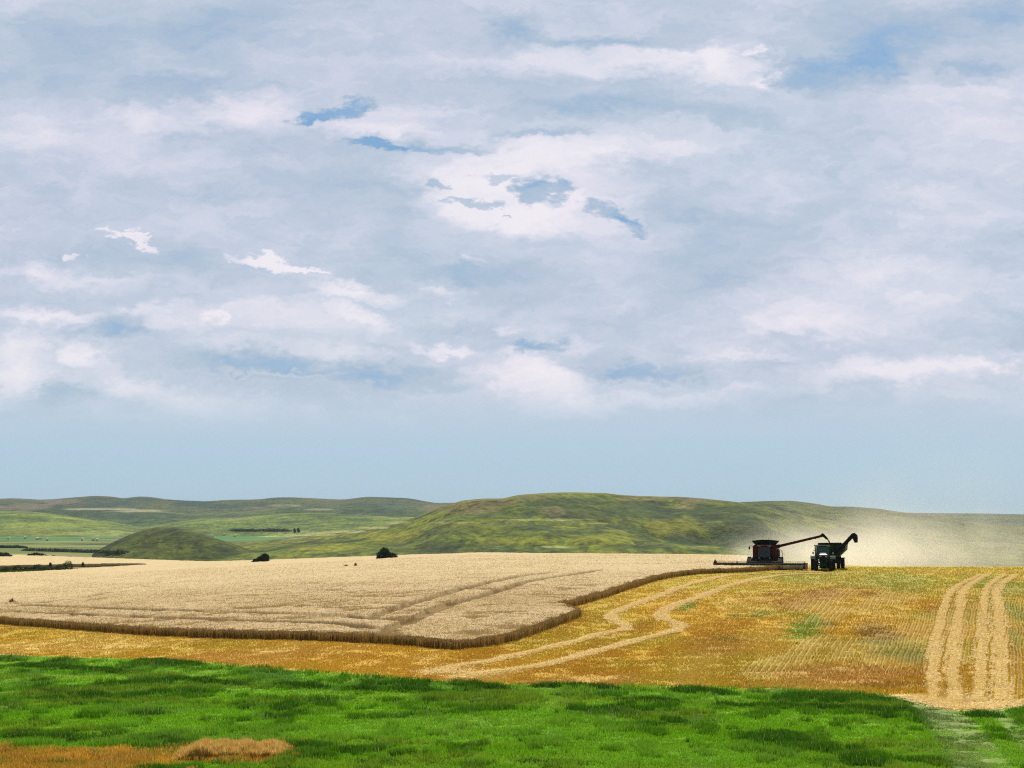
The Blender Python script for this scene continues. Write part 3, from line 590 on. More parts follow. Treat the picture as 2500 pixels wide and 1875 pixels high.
col = cc * r.uniform(.92, 1.08, (n_, 1)); top = mixc(cc * 1.15, STRAW * .9, np.where(r.uniform(0, 1, n_) < .10, .4, .04))
v, f, c = stems(np.column_stack([X, Y, z - .01]), hh, np.full(n_, .04) * (Y / 90) ** .6, .05, col, top, 14)
o = npmesh('stubble', v, f, m_straw, c); tag(o, 'golden cut stubble in drill rows across the harvested slope', 'stubble', kind='stuff')

# ---- straw swaths
for (P, sw) in zip(swath_paths, swaths):
    seg = np.diff(P, axis=0); Ls = np.linalg.norm(seg, axis=1); tot = Ls.sum(); cum = np.concatenate([[0], np.cumsum(Ls)])
    n_ = int(tot * 430); u = r.uniform(0, tot, n_)
    x = np.interp(u, cum, P[:, 0]); y = np.interp(u, cum, P[:, 1]); i = np.clip(np.searchsorted(cum, u) - 1, 0, len(seg) - 1)
    nv = np.stack([-seg[i, 1], seg[i, 0]], -1) / Ls[i][:, None]
    wid = sw[1] * ((.75 + .5 * fbm(u / 4, u * 0, 17, 3)) if sw[3] != 1 else (.45 + 1.0 * fbm(u / 2.5, u * 0, 17, 3))); off = r.normal(0, .46, n_) * wid * (1.0 if sw[3] == 2 else .9) + (fbm(u / 2.5, u * 0 + 5, 18, 2) - .5) * .25
    fadeq = np.clip(np.minimum(u, tot - u) / 6, 0, 1) > r.uniform(0, 1, n_) * (sw[3] == 1); off = np.where(fadeq, off, off * 3)
    x = x + nv[:, 0] * off; y = y + nv[:, 1] * off
    hgt = .03 * np.exp(-(off / wid) ** 2); z = terrain(x, y) + .03 + hgt * r.uniform(.4, 1, n_) + .02
    az = r.uniform(0, np.pi, n_); ln = r.uniform(.12, .32, n_) / 2; w = .030 * (y / 90) ** .5
    d = np.stack([np.cos(az) * ln, np.sin(az) * ln, r.normal(0, .012, n_)], -1); q = np.stack([-np.sin(az) * w, np.cos(az) * w, 0 * w], -1); B = np.stack([x, y, z], -1)
    v = np.stack([B - d - q, B + d - q, B + d + q, B - d + q], 1).reshape(-1, 3); f = np.arange(4 * n_).reshape(-1, 4)
    c = np.repeat(mixc(np.broadcast_to(STRAW * 1.05, (n_, 3)), (.62, .45, .18), r.uniform(0, 1, n_) ** 3), 4, 0)
    # the packed bed of the swath
    m = len(P); nn = np.vstack([np.stack([-seg[:, 1], seg[:, 0]], -1) / Ls[:, None], [[-seg[-1, 1] / Ls[-1], seg[-1, 0] / Ls[-1]]]])
    ks = np.array([-1, -.5, 0, .5, 1]); hs = np.array([-.03, .03, .05, .03, -.03]) + .03
    W = sw[1] * (.72 if sw[3] == 2 else .62) * np.clip(np.minimum(cum, tot - cum) / 1.5, .05, 1) * (.8 + .5 * fbm(cum / 1.5, cum * 0, 19, 2)); bed = P[:, None, :] + nn[:, None, :] * (ks[None, :, None] * W[:, None, None])
    bz = terrain(bed[..., 0], bed[..., 1]) + hs[None, :] * np.clip(np.minimum(cum, tot - cum) / 1.5, 0, 1)[:, None] - .02 + (vn(bed[..., 0] * 3, bed[..., 1] * 3, 4) - .5) * .05
    bv = np.concatenate([bed, bz[..., None]], -1).reshape(-1, 3); bc = np.broadcast_to(STRAW * .88, bv.shape)
    o = npmesh('straw_swath', np.vstack([bv, v]), np.vstack([gridfaces(m, 5), f + len(bv)]), m_straw, np.vstack([bc, c]))
    tag(o, sw[2], 'straw swath', 'straw swaths lying on the stubble' if sw[3] < 3 else None)

# ---- green grass of the verge
X, Y = scatter(-.42, .42, 36, 104, 1000000, r, 1.0)
s = X / Y; ge = grass_edge(s) + (fbm(X * .9, Y * .9, 21, 3) - .5) * 1.6
k = Y < ge + r.normal(0, .15, len(X)); X, Y = X[k], Y[k]; n_ = len(X)
ng = fbm(X / 3.2, Y / 4.5, 61, 4); cl = fbm(X / .8, Y / .9, 62, 3); big = fbm(X / 9, Y / 5, 63, 3)
hh = .05 + .10 * sst(cl, .42, .72) * (.35 + .65 * sst(ng, .4, .6)) + .05 * r.uniform(0, 1, n_)
clump = sst(fbm(X / .9, Y / 1.5, 64, 4) + (ng - .5) * .35, .54, .60); hh = hh + clump * .13
trk = np.zeros(n_)
for P in swath_paths[6:]: k = dist_poly(X, Y, P) > .8 + .9 * fbm(X, Y, 8, 2); X, Y, ng, cl, big, hh, clump, trk = [q[k] for q in (X, Y, ng, cl, big, hh, clump, trk)]
n_ = len(X)
for P, w in tracks: trk = np.maximum(trk, 1 - sst(dist_poly(X, Y, P), w * .6, w * 1.5))
hh = hh * (1 - .65 * trk)
dr = inside(X + (cl - .5) * 4, Y + (cl - .5) * 2.5, DRY) & (r.uniform(0, 1, n_) > .35 * sst(cl, .5, .6))
col = mixc(np.broadcast_to(G_BR, (n_, 3)), G_DK, np.clip(sst(ng, .52, .64) * .25 + clump * .6, 0, 1)); col = mixc(col, (.30, .40, .03), sst(fbm(X / 7, Y / 2.2, 79, 3), .55, .68) * .55)
col = mixc(col, (.24, .46, .03), sst(big, .52, .66) * .6)
col = mixc(col, (.25, .30, .11), trk * .6 * sst(cl, .3, .6))
pale = (r.uniform(0, 1, n_) < .035 + .10 * sst(fbm(X / 2, Y / 3, 66, 3), .62, .75)); col = np.where(pale[:, None], np.array([.34, .38, .14]), col)
col = np.where(dr[:, None], np.array([.58, .36, .07]) * r.uniform(.6, 1.2, (n_, 1)), col)
col = col * r.uniform(.75, 1.25, (n_, 1)); z = terrain(X, Y)
v1, f1, c1 = blades(np.column_stack([X, Y, z]), hh, .040 * r.uniform(.6, 1.3, n_), .09, col, col * 1.25, 21)
# taller weeds in strips
WV, WF, WC = [v1], [f1], [c1]; o0 = len(v1)
for wi, (P, w, h) in enumerate(WEED):
    fl = .22 if wi >= NW else .06
    seg = np.diff(P, axis=0); Ls = np.linalg.norm(seg, axis=1); tot = Ls.sum(); cum = np.concatenate([[0], np.cumsum(Ls)])
    n_ = int(tot * w * (800 if wi < NW else 420)); u = r.uniform(0, tot, n_); x = np.interp(u, cum, P[:, 0]) + r.normal(0, .25, n_); y = np.interp(u, cum, P[:, 1]) + r.normal(0, w * .45, n_)
    m = fbm(x / .9, y / .9, 67, 3); fade = np.clip(np.minimum(u, tot - u) / (tot * .15), .25, 1)
    h *= .62; hh = h * (.40 + 1.1 * m) * fade * r.uniform(.6, 1.1, n_)
    col = mixc(np.broadcast_to(np.array([.030, .105, .008]), (n_, 3)), (.11, .24, .015), r.uniform(0, 1, n_) ** 2); tip = mixc(col * 1.2, (.46, .52, .12), (r.uniform(0, 1, n_) < fl).astype(float) * .85)
    v, f, c = blades(np.column_stack([x, y, terrain(x, y) - .02]), hh, .05 * r.uniform(.6, 1.3, n_), .16, col, tip, 22)
    WV.append(v); WF.append(f + o0); WC.append(c); o0 += len(v)
o = npmesh('grass', np.vstack(WV), np.vstack(WF), m_grass, np.vstack(WC)); tag(o, 'bright green grass verge with darker weedy strips', 'grass', kind='stuff')
# dry tall grass tussock at the lower left
n_ = 60000; q = hit([440, 560, 690], [1850, 1848, 1846]); u = r.uniform(0, 1, n_)
x = q[0][0] + (q[2][0] - q[0][0]) * u + r.normal(0, .08, n_); y = np.interp(u, [0, .5, 1], q[:, 1]) + r.uniform(-.9, .9, n_)
k = r.uniform(0, 1, n_) < .35 + fbm(x / .5, y / .5, 68, 2); x, y, u = x[k], y[k], u[k]; n_ = len(x)
hh = .5 * (.35 + 1.1 * fbm(x / .35, y / .35, 69, 3)) * np.clip(np.minimum(u + .1, 1.15 - u) / .25, .4, 1) * r.uniform(.6, 1.1, n_)
col = mixc(np.broadcast_to(np.array([.60, .35, .04]), (n_, 3)), (.80, .56, .14), r.uniform(0, 1, n_)); tip = mixc(col, (.95, .80, .38), (r.uniform(0, 1, n_) < .3).astype(float))
v, f, c = blades(np.column_stack([x, y, terrain(x, y) - .02]), hh, .04 * r.uniform(.6, 1.3, n_), .16, col, tip, 23)
# dry short growth round it
n2_ = 60000; x, y = scatter(-.40, -.12, 40, 56, n2_, r, 1.0); k = inside(x, y, DRY); x, y = x[k], y[k]; n2_ = len(x)
col2 = np.broadcast_to(np.array([.62, .38, .05]), (n2_, 3)) * (r.uniform(.6, 1.15, (n2_, 1)) * (.55 + .9 * fbm(x / 1.1, y / 1.4, 78, 3))[:, None])
v2, f2, c2 = blades(np.column_stack([x, y, terrain(x, y)]), .12 + .16 * fbm(x / .6, y / .6, 70, 3), .04 * r.uniform(.6, 1.3, n2_), .12, col2, col2 * 1.2, 24)
o = npmesh('dry_grass', np.vstack([v, v2]), np.vstack([f, f2 + len(v)]), m_straw, np.vstack([c, c2])); tag(o, 'dry golden grass in the lower left corner of the verge', 'dry grass', kind='stuff')

# ------------------------------------------------------------------ bushes and shrubs
def empty(name, loc, label=None, cat=None, group=None, rz=0):
    o = bpy.data.objects.new(name, None); o.empty_display_size = .5; link(o); o.location = loc; o.rotation_euler = (0, 0, rz)
    return tag(o, label, cat, group)
def crown(lobes, n, leaf, c1, c2, seed):
    rr = np.random.default_rng(seed); vs = []; cs = []
    vol = np.array([a[3] * a[4] * a[5] for a in lobes]) ** .75; vol /= vol.sum()
    for (x, y, z, a, b, c), w in zip(lobes, vol):
        m = int(n * w); d = rr.normal(size=(m, 3)); d /= np.linalg.norm(d, axis=1)[:, None]; rad = rr.uniform(.35, 1, m) ** .5
        nz = .75 + .5 * fbm(d[:, 0] * 2.2 + 7, d[:, 1] * 2.2 + d[:, 2] * 2, seed, 3)
        P = d * (rad * nz)[:, None] * np.array([a, b, c]) + np.array([x, y, z]); P[:, 2] = np.maximum(P[:, 2], .05)
        ax = rr.normal(size=(m, 3)); ax /= np.linalg.norm(ax, axis=1)[:, None]; bx = np.cross(ax, rr.normal(size=(m, 3))); bx /= np.linalg.norm(bx, axis=1)[:, None]
        l = leaf * rr.uniform(.6, 1.3, (m, 1)); vs.append(np.stack([P - ax * l, P + bx * l * .55, P + ax * l, P - bx * l * .55], 1).reshape(-1, 3))
        cl = mixc(np.broadcast_to(np.array(c1), (m, 3)), c2, fbm(P[:, 0] * 1.3, P[:, 2] * 1.3 + P[:, 1], seed + 1, 2) * rr.uniform(.4, 1.2, m)); cs.append(np.repeat(cl, 4, 0))
    v = np.vstack(vs); return v, np.arange(len(v)).reshape(-1, 4), np.vstack(cs)
def tube(v, f, p0, p1, r0, r1, n=8):
    p0 = np.array(p0, float); p1 = np.array(p1, float); d = p1 - p0; d /= np.linalg.norm(d); a = np.cross(d, [0, 0, 1.0]); 
    if np.linalg.norm(a) < 1e-3: a = np.array([1.0, 0, 0])
    a /= np.linalg.norm(a); b = np.cross(d, a); i0 = len(v)
    for p, rr in ((p0, r0), (p1, r1)):
        for k in range(n):
            t = 2 * math.pi * k / n; v.append(tuple(p + a * rr * math.cos(t) + b * rr * math.sin(t)))
    for k in range(n): f.append((i0 + k, i0 + (k + 1) % n, i0 + n + (k + 1) % n, i0 + n + k))
def bush(name, loc, lobes, n, leaf, c1, c2, seed, label, cat, group=None):
    e = empty(name, loc, label, cat, group)
    v, f, c = crown(lobes, n, leaf, c1, c2, seed); npmesh('crown', v, f, m_leaf, c, parent=e)
    rr = random.Random(seed)
    for (x, y, z, a, b, cc) in lobes:
        vv, ff = [], []; x1 = x + rr.uniform(-.3, .3) * a
        tube(vv, ff, (x * .45, y * .5, -.1), (x1, y, z + .3 * cc), .06 * cc ** .5, .015, 6)
        npmesh('stem', np.array(vv), np.array(ff), m_bark, parent=e)
    return e
def gz(x, y): return float(terrain(x, y))
def at_px(px, Y): return (px - 1250) / F * Y
DKG = (.022, .042, .024); DKG2 = (.05, .08, .035)
Yb = 269
x = at_px(945, Yb); bush('bush', (x, Yb, gz(x, Yb)), [(-.75, 0, .95, .95, .9, 1.0), (-.35, .1, 1.7, .8, .7, .75), (.1, 0, 1.0, .8, .8, .8), (1.15, 0, .75, .85, .8, .75), (-1.3, 0, .5, .5, .6, .5)], 9000, .10, DKG, DKG2, 401, 'dark round bush at the back edge of the wheat below the big hill', 'bush')
Yb = 292
x = at_px(641, Yb); bush('bush', (x, Yb, gz(x, Yb) + .1), [(.75, 0, 1.25, .85, .8, .85), (.1, 0, .95, .9, .8, .7), (-.7, 0, .65, .9, .8, .5), (-1.3, .1, .4, .6, .6, .35), (1.1, .1, .7, .5, .6, .6)], 9000, .10, (.025, .035, .028), (.05, .06, .04), 402, 'dark lopsided bush at the back edge of the wheat beside the round knoll', 'bush')
# shrubs of the draw at the left
sh = [(6, 1404, 1.0, .9), (33, 1402, 1.1, 1.0), (58, 1401.5, .9, .8), (82, 1401, 1.2, 1.0), (104, 1400.5, .9, .9), (121, 1399.5, .8, 1.7), (138, 1399, 1.1, .9), (156, 1398, 1.3, 1.25)]
nm = ['low green shrub at the left end of the scrub row by the wheat', 'second shrub from the left end of the scrub row', 'pale low shrub third from the left in the scrub row', 'wide dark shrub in the middle of the scrub row', 'small shrub left of the tall thin one in the scrub row', 'tall thin shrub sticking up out of the scrub row', 'green shrub between the tall thin one and the big dark one', 'big dark rounded shrub at the right end of the scrub row']
for i, ((px, py, w, h), lb) in enumerate(zip(sh, nm)):
    h *= 1.45; w *= 1.25
    q = hit(px, py)[0]; g1, g2 = ((.035, .06, .02), (.08, .12, .035)) if i in (3, 5, 7) else ((.05, .08, .02), (.15, .19, .05))
    bush('shrub', (q[0], q[1] + .6, gz(q[0], q[1] + .6)), [(-.4 * w, 0, .4 * h, .7 * w, .7, .45 * h), (.3 * w, .1, .55 * h, .65 * w, .7, .6 * h)] if h < 2.2 else [(0, 0, .5, .6, .6, .55), (-.1, 0, 1.3, .28, .3, .65)], 3000, .08, g1, g2, 410 + i, lb, 'shrub', 'shrubs along the draw in the wheat')
# rank grass along the draw
n_ = 40000; u = r.uniform(0, 1, n_); px = -40 + u * 415; ylo = np.interp(px, [0, 80, 150, 230, 370], [1405, 1402.5, 1398.5, 1392.5, 1384.8]); yhi = np.interp(px, [0, 80, 160, 300, 370], [1389, 1387.5, 1386, 1384, 1384])
A_ = hit(np.linspace(-40, 375, 60), np.interp(np.linspace(-40, 375, 60), [0, 80, 150, 230, 370], [1405, 1402.5, 1398.5, 1392.5, 1384.8])); pu = np.interp(u * 59, np.arange(60), A_[:, 0]); pv = np.interp(u * 59, np.arange(60), A_[:, 1])
pv = pv + r.exponential(3.0, n_) * (1.15 - u); x, y = pu * pv / np.interp(u * 59, np.arange(60), A_[:, 1]), pv
col = mixc(np.broadcast_to(np.array([.09, .12, .03]), (n_, 3)), (.33, .16, .04), sst(u, .36, .48)) * r.uniform(.6, 1.3, (n_, 1)); hh = np.interp(u, [0, .4, .5, .9, 1], [.85, .8, .5, .35, .1]) * r.uniform(.6, 1.1, n_)
v, f, c = blades(np.column_stack([x, y, terrain(x, y)]), hh, .10 * r.uniform(.6, 1.3, n_), .12, col, col * 1.2, 31)
o = npmesh('weeds', v, f, m_grass, c); tag(o, 'rank green and rusty weeds in the draw at the left of the wheat', 'weeds', kind='stuff')
# weed strip along the back edge of the wheat
n_ = 60000; x = r.uniform(-150, 36, n_); yc = np.interp(x, CX, CY) + 5 + r.normal(0, 1.5, n_)
col = mixc(np.broadcast_to(np.array([.10, .12, .03]), (n_, 3)), (.24, .19, .06), r.uniform(0, 1, n_)); hh = .35 + .55 * fbm(x / 3, yc / 3, 77, 3)
v, f, c = blades(np.column_stack([x, yc, terrain(x, yc)]), hh, .12 * r.uniform(.6, 1.3, n_), .15, col, col * 1.2, 32)
o = npmesh('field_margin_weeds', v, f, m_grass, c); tag(o, 'strip of green weeds along the far edge of the wheat', 'weeds', kind='stuff')
# single dead weeds poking out of the wheat
def weed(px, py, h, label, seed, c1=(.20, .12, .04), spread=.3):
    q = hit(px, py, TOPH)[0]; e_ = np.random.default_rng(seed); n = 260; k = e_.uniform(0, 1, n); b = np.column_stack([q[0] + e_.normal(0, spread * .4, n), q[1] + e_.normal(0, spread * .4, n), gz(*q) + .3 + 0 * k])
    cl = np.broadcast_to(np.array(c1), (n, 3)) * e_.uniform(.6, 1.3, (n, 1)); v, f, c = blades(b, (h + .3) * (.4 + .6 * k), .05 + .03 * k, spread * .6, cl, cl * 1.3, seed)
    o = npmesh('weed_plant', v, f, m_stalk, c); tag(o, label, 'weed')
weed(29, 1468, .4, 'brown weed stalk standing above the wheat near the left edge', 501)
weed(845, 1382, .3, 'left weed tuft of the little pair in the pale wheat', 502, spread=.4); weed(868, 1381, .5, 'right and taller weed tuft of the little pair in the pale wheat', 503, spread=.2)
weed(202, 1380, .8, 'thin weed beyond the rusty strip in the wheat', 505, (.09, .1, .03), .25)

# ------------------------------------------------------------------ far bales, trees, brush
def bale_mesh():
    m_bale = plain('pale_dry_straw', (.85, .78, .5), .95, vary=.1)
    v, f = [], []; n = 20; w = .75; rr = .85
    for x, ra in ((-w, rr * .9), (-w * .93, rr), (w * .93, rr), (w, rr * .9)):
        for k in range(n):
            t = 2 * math.pi * k / n; v.append((x, ra * math.cos(t), rr * .97 + ra * math.sin(t)))
    for j in range(3):
        for k in range(n): f.append((j * n + k, j * n + (k + 1) % n, (j + 1) * n + (k + 1) % n, (j + 1) * n + k))
    for j, rev in ((0, 1), (3, 0)):
        v.append((v[j * n][0], 0, rr * .97)); c = len(v) - 1
        for k in range(n): f.append((c, j * n + (k + 1) % n, j * n + k, c) if rev else (c, j * n + k, j * n + (k + 1) % n, c))
    me = bpy.data.meshes.new('hay_bale'); me.from_pydata(v, [], [tuple(dict.fromkeys(q)) for q in f]); me.materials.append(m_bale); return me
bm_ = bale_mesh()
bl = [(21,1316,'leftmost round hay bale on the distant green field'),(62,1315,'flat looking round bale, second from the left in the distance'),(91,1317,'round bale at the left of the close trio on the green field'),(99,1316,'middle round bale of the close trio on the green field'),(115,1319,'nearest round bale of the close trio on the green field'),
      (201,1319,'lone round bale between the green field and the knoll'),(228,1319,'left bale of the pair just left of the knoll'),(237,1320,'right bale of the pair just left of the knoll'),(519,1310,'left bale of the three right of the knoll'),(547,1306,'farthest bale of the three right of the knoll'),(574,1310,'right bale of the three right of the knoll')]
for i, (px, py, lb) in enumerate(bl):
    p = hit_far(px, py + 1)
    if p is None: continue
    o = bpy.data.objects.new('hay_bale', bm_); link(o); o.location = p; o.rotation_euler = (0, 0, random.uniform(-.6, 1.2)); tag(o, lb, 'hay bale', 'round hay bales in the far valley'); k = 1.45; o.scale = (k, k, k)
for i, (px, py, h, lb) in enumerate([(719, 1300, 4.6, 'left of two small distant trees on the slope left of the big hill'), (728, 1300, 5.2, 'right of two small distant trees on the slope left of the big hill')]):
    p = hit_far(px, py)
    bush('tree', p, [(0, 0, h * .55, h * .28, h * .28, h * .45), (h * .1, 0, h * .35, h * .3, h * .3, h * .3)], 900, .45, (.03, .05, .03), (.05, .08, .04), 430 + i, lb, 'tree', 'pair of far trees')
def belt(name, x0, y0, x1, y1, n, h, label, seed, w=3.0, dens=900):
    e_ = np.random.default_rng(seed); vs = []; fs = []; cs = []; o0 = 0; K_ = 60
    for i in range(n):
        t = (i + e_.uniform(-.3, .3)) / max(1, n - 1); p = hit_far(x0 + (x1 - x0) * t, y0 + (y1 - y0) * t)
        if p is None: continue
        hh = h * e_.uniform(.5, 1.15); v, f, c = crown([(0, 0, hh * .5, w * e_.uniform(.6, 1.3), w, hh * .55)], max(60, dens // n * 6), .5, (.035, .055, .03), (.07, .09, .04), seed + i)
        vs.append(v + np.array(p)); fs.append(f + o0); cs.append(c); o0 += len(v)
    o = npmesh(name, np.vstack(vs), np.vstack(fs), m_leaf, np.vstack(cs)); tag(o, label, 'trees' if 'tree' in name else 'brush', kind='stuff')
belt('tree_belt', 566, 1297, 704, 1297.5, 34, 3.2, 'thin dark belt of far trees between the knoll and the big hill', 600, 3.2)
belt('brush', 64, 1345, 300, 1352, 60, 1.8, 'dark band of brush across the valley left of the knoll', 601, 3.4)
belt('brush', 90, 1362, 130, 1362, 7, .9, 'short dark patch of brush in the valley above the draw', 602, 1.8)
belt('brush', -30, 1364, 14, 1364, 6, 1.3, 'dark brush clump at the left edge of the picture', 603, 1.8)
belt('brush', 0, 1338, 60, 1338, 12, 1.6, 'low brush row under the distant green field', 604, 3)

# ------------------------------------------------------------------ machine modelling helpers
class MB:
    def __init__(s): s.v = []; s.f = []
    def raw(s, v, f):
        i = len(s.v); s.v += [tuple(p) for p in v]; s.f += [tuple(i + k for k in q) for q in f]; return s
    def box(s, x0, x1, y0, y1, z0, z1, ch=.03):
        """box with chamfered vertical and horizontal edges"""
        c = min(ch, (x1 - x0) * .3, (y1 - y0) * .3, (z1 - z0) * .3); v = []
        for z, k in ((z0, c), (z0 + c, 0), (z1 - c, 0), (z1, c)):
            a0, a1, b0, b1 = x0 + k, x1 - k, y0 + k, y1 - k
            v += [(a0 + c, b0, z), (a1 - c, b0, z), (a1, b0 + c, z), (a1, b1 - c, z), (a1 - c, b1, z), (a0 + c, b1, z), (a0, b1 - c, z), (a0, b0 + c, z)]
        f = [tuple(range(7, -1, -1)), tuple(range(24, 32))]
        for j in range(3):
            for k in range(8): f.append((j * 8 + k, j * 8 + (k + 1) % 8, (j + 1) * 8 + (k + 1) % 8, (j + 1) * 8 + k))
        return s.raw(v, f)
    def hexa(s, b, t):
        """solid between bottom quad b and top quad t"""
        return s.raw(list(b) + list(t), [(3, 2, 1, 0), (4, 5, 6, 7)] + [(k, (k + 1) % 4, 4 + (k + 1) % 4, 4 + k) for k in range(4)])
    def prism(s, poly, y0, y1):
        n = len(poly); v = [(x, y0, z) for x, z in poly] + [(x, y1, z) for x, z in poly]
        return s.raw(v, [tuple(range(n)), tuple(range(2 * n - 1, n - 1, -1))] + [(k, n + k, n + (k + 1) % n, (k + 1) % n) for k in range(n)])
    def prismx(s, poly, x0, x1):
        n = len(poly); v = [(x0, y, z) for y, z in poly] + [(x1, y, z) for y, z in poly]
        return s.raw(v, [tuple(range(n)), tuple(range(2 * n - 1, n - 1, -1))] + [(k, n + k, n + (k + 1) % n, (k + 1) % n) for k in range(n)])
    def tube(s, p0, p1, r0, r1=None, n=14):
        r1 = r0 if r1 is None else r1; v = []; f = []; tube(v, f, p0, p1, r0, r1, n); f.append(tuple(range(n - 1, -1, -1))); f.append(tuple(range(n, 2 * n))); return s.raw(v, f)
    def lathe_x(s, prof, cx, cy, cz, n=32):
        """profile (x, radius) spun about the x axis"""
        v = []; m = len(prof)
        for x, rr in prof:
            for k in range(n):
                t = 2 * math.pi * k / n; v.append((cx + x, cy + rr * math.cos(t), cz + rr * math.sin(t)))
        f = [(j * n + k, j * n + (k + 1) % n, (j + 1) * n + (k + 1) % n, (j + 1) * n + k) for j in range(m - 1) for k in range(n)]
        f += [tuple(range(n - 1, -1, -1)), tuple(range((m - 1) * n, m * n))]
        return s.raw(v, f)
    def build(s, name, mat, parent=None, smoothf=False):
        me = bpy.data.meshes.new(name); me.from_pydata(s.v, [], s.f); me.materials.append(mat)
        if smoothf:
            for p in me.polygons: p.use_smooth = len(p.vertices) == 4
        me.validate(); return link(bpy.data.objects.new(name, me), parent)
P_red = plain('red_machine_paint', (.11, .006, .008), .7, vary=.03, coat=0, spec=.12)
P_dred = plain('dusty_dark_red_paint', (.075, .006, .005), .85, vary=.03, spec=.12)
P_blk = plain('black_paint', (.006, .006, .007), .9, vary=.03, spec=.12)
P_grey = plain('bare_steel', (.10, .095, .10), .8, 0, vary=.1, spec=.12)
P_glass = plain('dark_cab_glass', (.006, .010, .012), .08, vary=.02, coat=.5)
P_tglass = plain('green_tinted_cab_glass', (.012, .07, .06), .1, vary=.02, coat=.5)
P_tyre = plain('tyre_rubber', (.010, .010, .009), .9, vary=.05, spec=.12)
P_green = plain('green_machine_paint', (.006, .05, .02), .28, vary=.04, coat=.8)
P_green2 = plain('green_cart_paint', (.004, .038, .012), .7, vary=.03, coat=.05, spec=.12)
P_yel = plain('yellow_rim_paint', (.5, .36, .03), .5, vary=.15)
P_lamp = plain('lamp_lens', (.30, .30, .28), .15, vary=.05, coat=.5)
P_rimg = plain('pale_rim_paint', (.35, .34, .30), .55, vary=.2)

def wheel(parent, x, y, rr, w, rim, side, z=None, name='wheel'):
    """lugged tyre and dished rim about the x axis; side is +1 when the outer face looks to +x"""
    z = rr if z is None else z
    e = MB(); ri = rr * .56
    prof = [(-w / 2 + .02, ri), (-w / 2, ri + .05), (-w / 2, rr - .10), (-w / 2 + .07, rr - .02), (-w * .15, rr), (w * .15, rr), (w / 2 - .07, rr - .02), (w / 2, rr - .10), (w / 2, ri + .05), (w / 2 - .02, ri)]
    e.lathe_x(prof, x, y, z, 36)
    for k in range(24):
        for sg in (-1, 1):
            t = 2 * math.pi * (k + (.5 if sg > 0 else 0)) / 24; t2 = t + .12; a = rr - .01; b = rr + .035; v = []
            for xx, tt in ((sg * .02, t), (sg * (w / 2 - .01), t2)):
                for q in (a, b):
                    for dt in (-.035, .035): v.append((x + xx, y + q * math.cos(tt + dt), z + q * math.sin(tt + dt)))
            e.raw(v, [(0, 1, 3, 2), (4, 6, 7, 5), (0, 2, 6, 4), (1, 5, 7, 3), (2, 3, 7, 6), (0, 4, 5, 1)])
    wh = e.build('tyre' if name is None else name, P_tyre, parent)
    m = MB(); s_ = side; m.lathe_x([(s_ * (w / 2 - .03), ri + .015), (s_ * (w / 2 - .01), ri - .03), (s_ * (w / 2 - .16), ri - .06), (s_ * (w / 2 - .18), ri * .45), (s_ * (w / 2 - .05), ri * .40), (s_ * (w / 2 - .04), .02)], x, y, z, 28)
    for k in range(8):
        t = 2 * math.pi * k / 8; m.tube((x + s_ * (w / 2 - .19), y + ri * .3 * math.cos(t), z + ri * .3 * math.sin(t)), (x + s_ * (w / 2 - .02), y + ri * .3 * math.cos(t), z + ri * .3 * math.sin(t)), .02, n=6)
    m.build('rim', rim, wh); return wh

# ------------------------------------------------------------------ combine harvester (faces the camera)
cmb = empty('combine_harvester', (CX0, CY0, gz(CX0, CY0) + .02), 'dark red combine with a wide header and its unloading auger swung out over the cart', 'combine', rz=HTH)
MB().box(-1.62, 1.55, 1.1, 6.6, 1.25, 3.12, .10).prismx([(6.5, 1.5), (7.6, 1.2), (7.6, 2.2), (6.5, 3.0)], -1.1, 1.05).box(-.9, .9, .2, 6.2, .75, 1.3, .05).box(-1.60, 1.52, 1.4, 3.6, 3.1, 3.22, .04).build('body', P_dred, cmb)
for x0, x1 in ((-1.68, -.98), (.88, 1.56)):
    q = MB().box(x0, x1, .35, 1.15, 1.42, 3.10, .08); q.box(x0 + .08, x1 - .08, .32, .36, 2.35, 2.95, .02).box(x0 + .08, x1 - .08, .32, .36, 1.55, 2.25, .02); q.build('shield', P_red, cmb)
cab = MB().box(-.95, .86, -.75, 1.15, 1.38, 1.62, .05).box(-.93, -.85, -.72, -.62, 1.6, 3.02, .02).box(.76, .84, -.72, -.62, 1.6, 3.02, .02).box(-.93, .84, 1.0, 1.1, 1.6, 3.05, .02).build('cab', P_blk, cmb)
MB().hexa([(-.85, -.86, 1.62), (.76, -.86, 1.62), (.76, .95, 1.62), (-.85, .95, 1.62)], [(-.88, -.66, 3.0), (.79, -.66, 3.0), (.79, .95, 3.0), (-.88, .95, 3.0)]).build('window', P_glass, cab)
MB().box(-1.05, .97, -.95, 1.2, 3.02, 3.24, .08).build('roof', P_dred, cab)
for x in (-.85, -.6, .52, .77): MB().box(x - .08, x + .08, -.985, -.945, 3.06, 3.17, .02).build('work_light', P_lamp, cab)
MB().tube((-.05, -.87, 1.7), (.28, -.80, 2.5), .015, n=6).build('wiper', P_blk, cab)
MB().box(-.06, .10, -.80, -.74, 1.44, 1.58, .03).build('badge', P_grey, cab)
for x in (-.75, .66): MB().box(x - .1, x + .1, -.80, -.74, 1.42, 1.56, .03).build('headlight', P_lamp, cab)
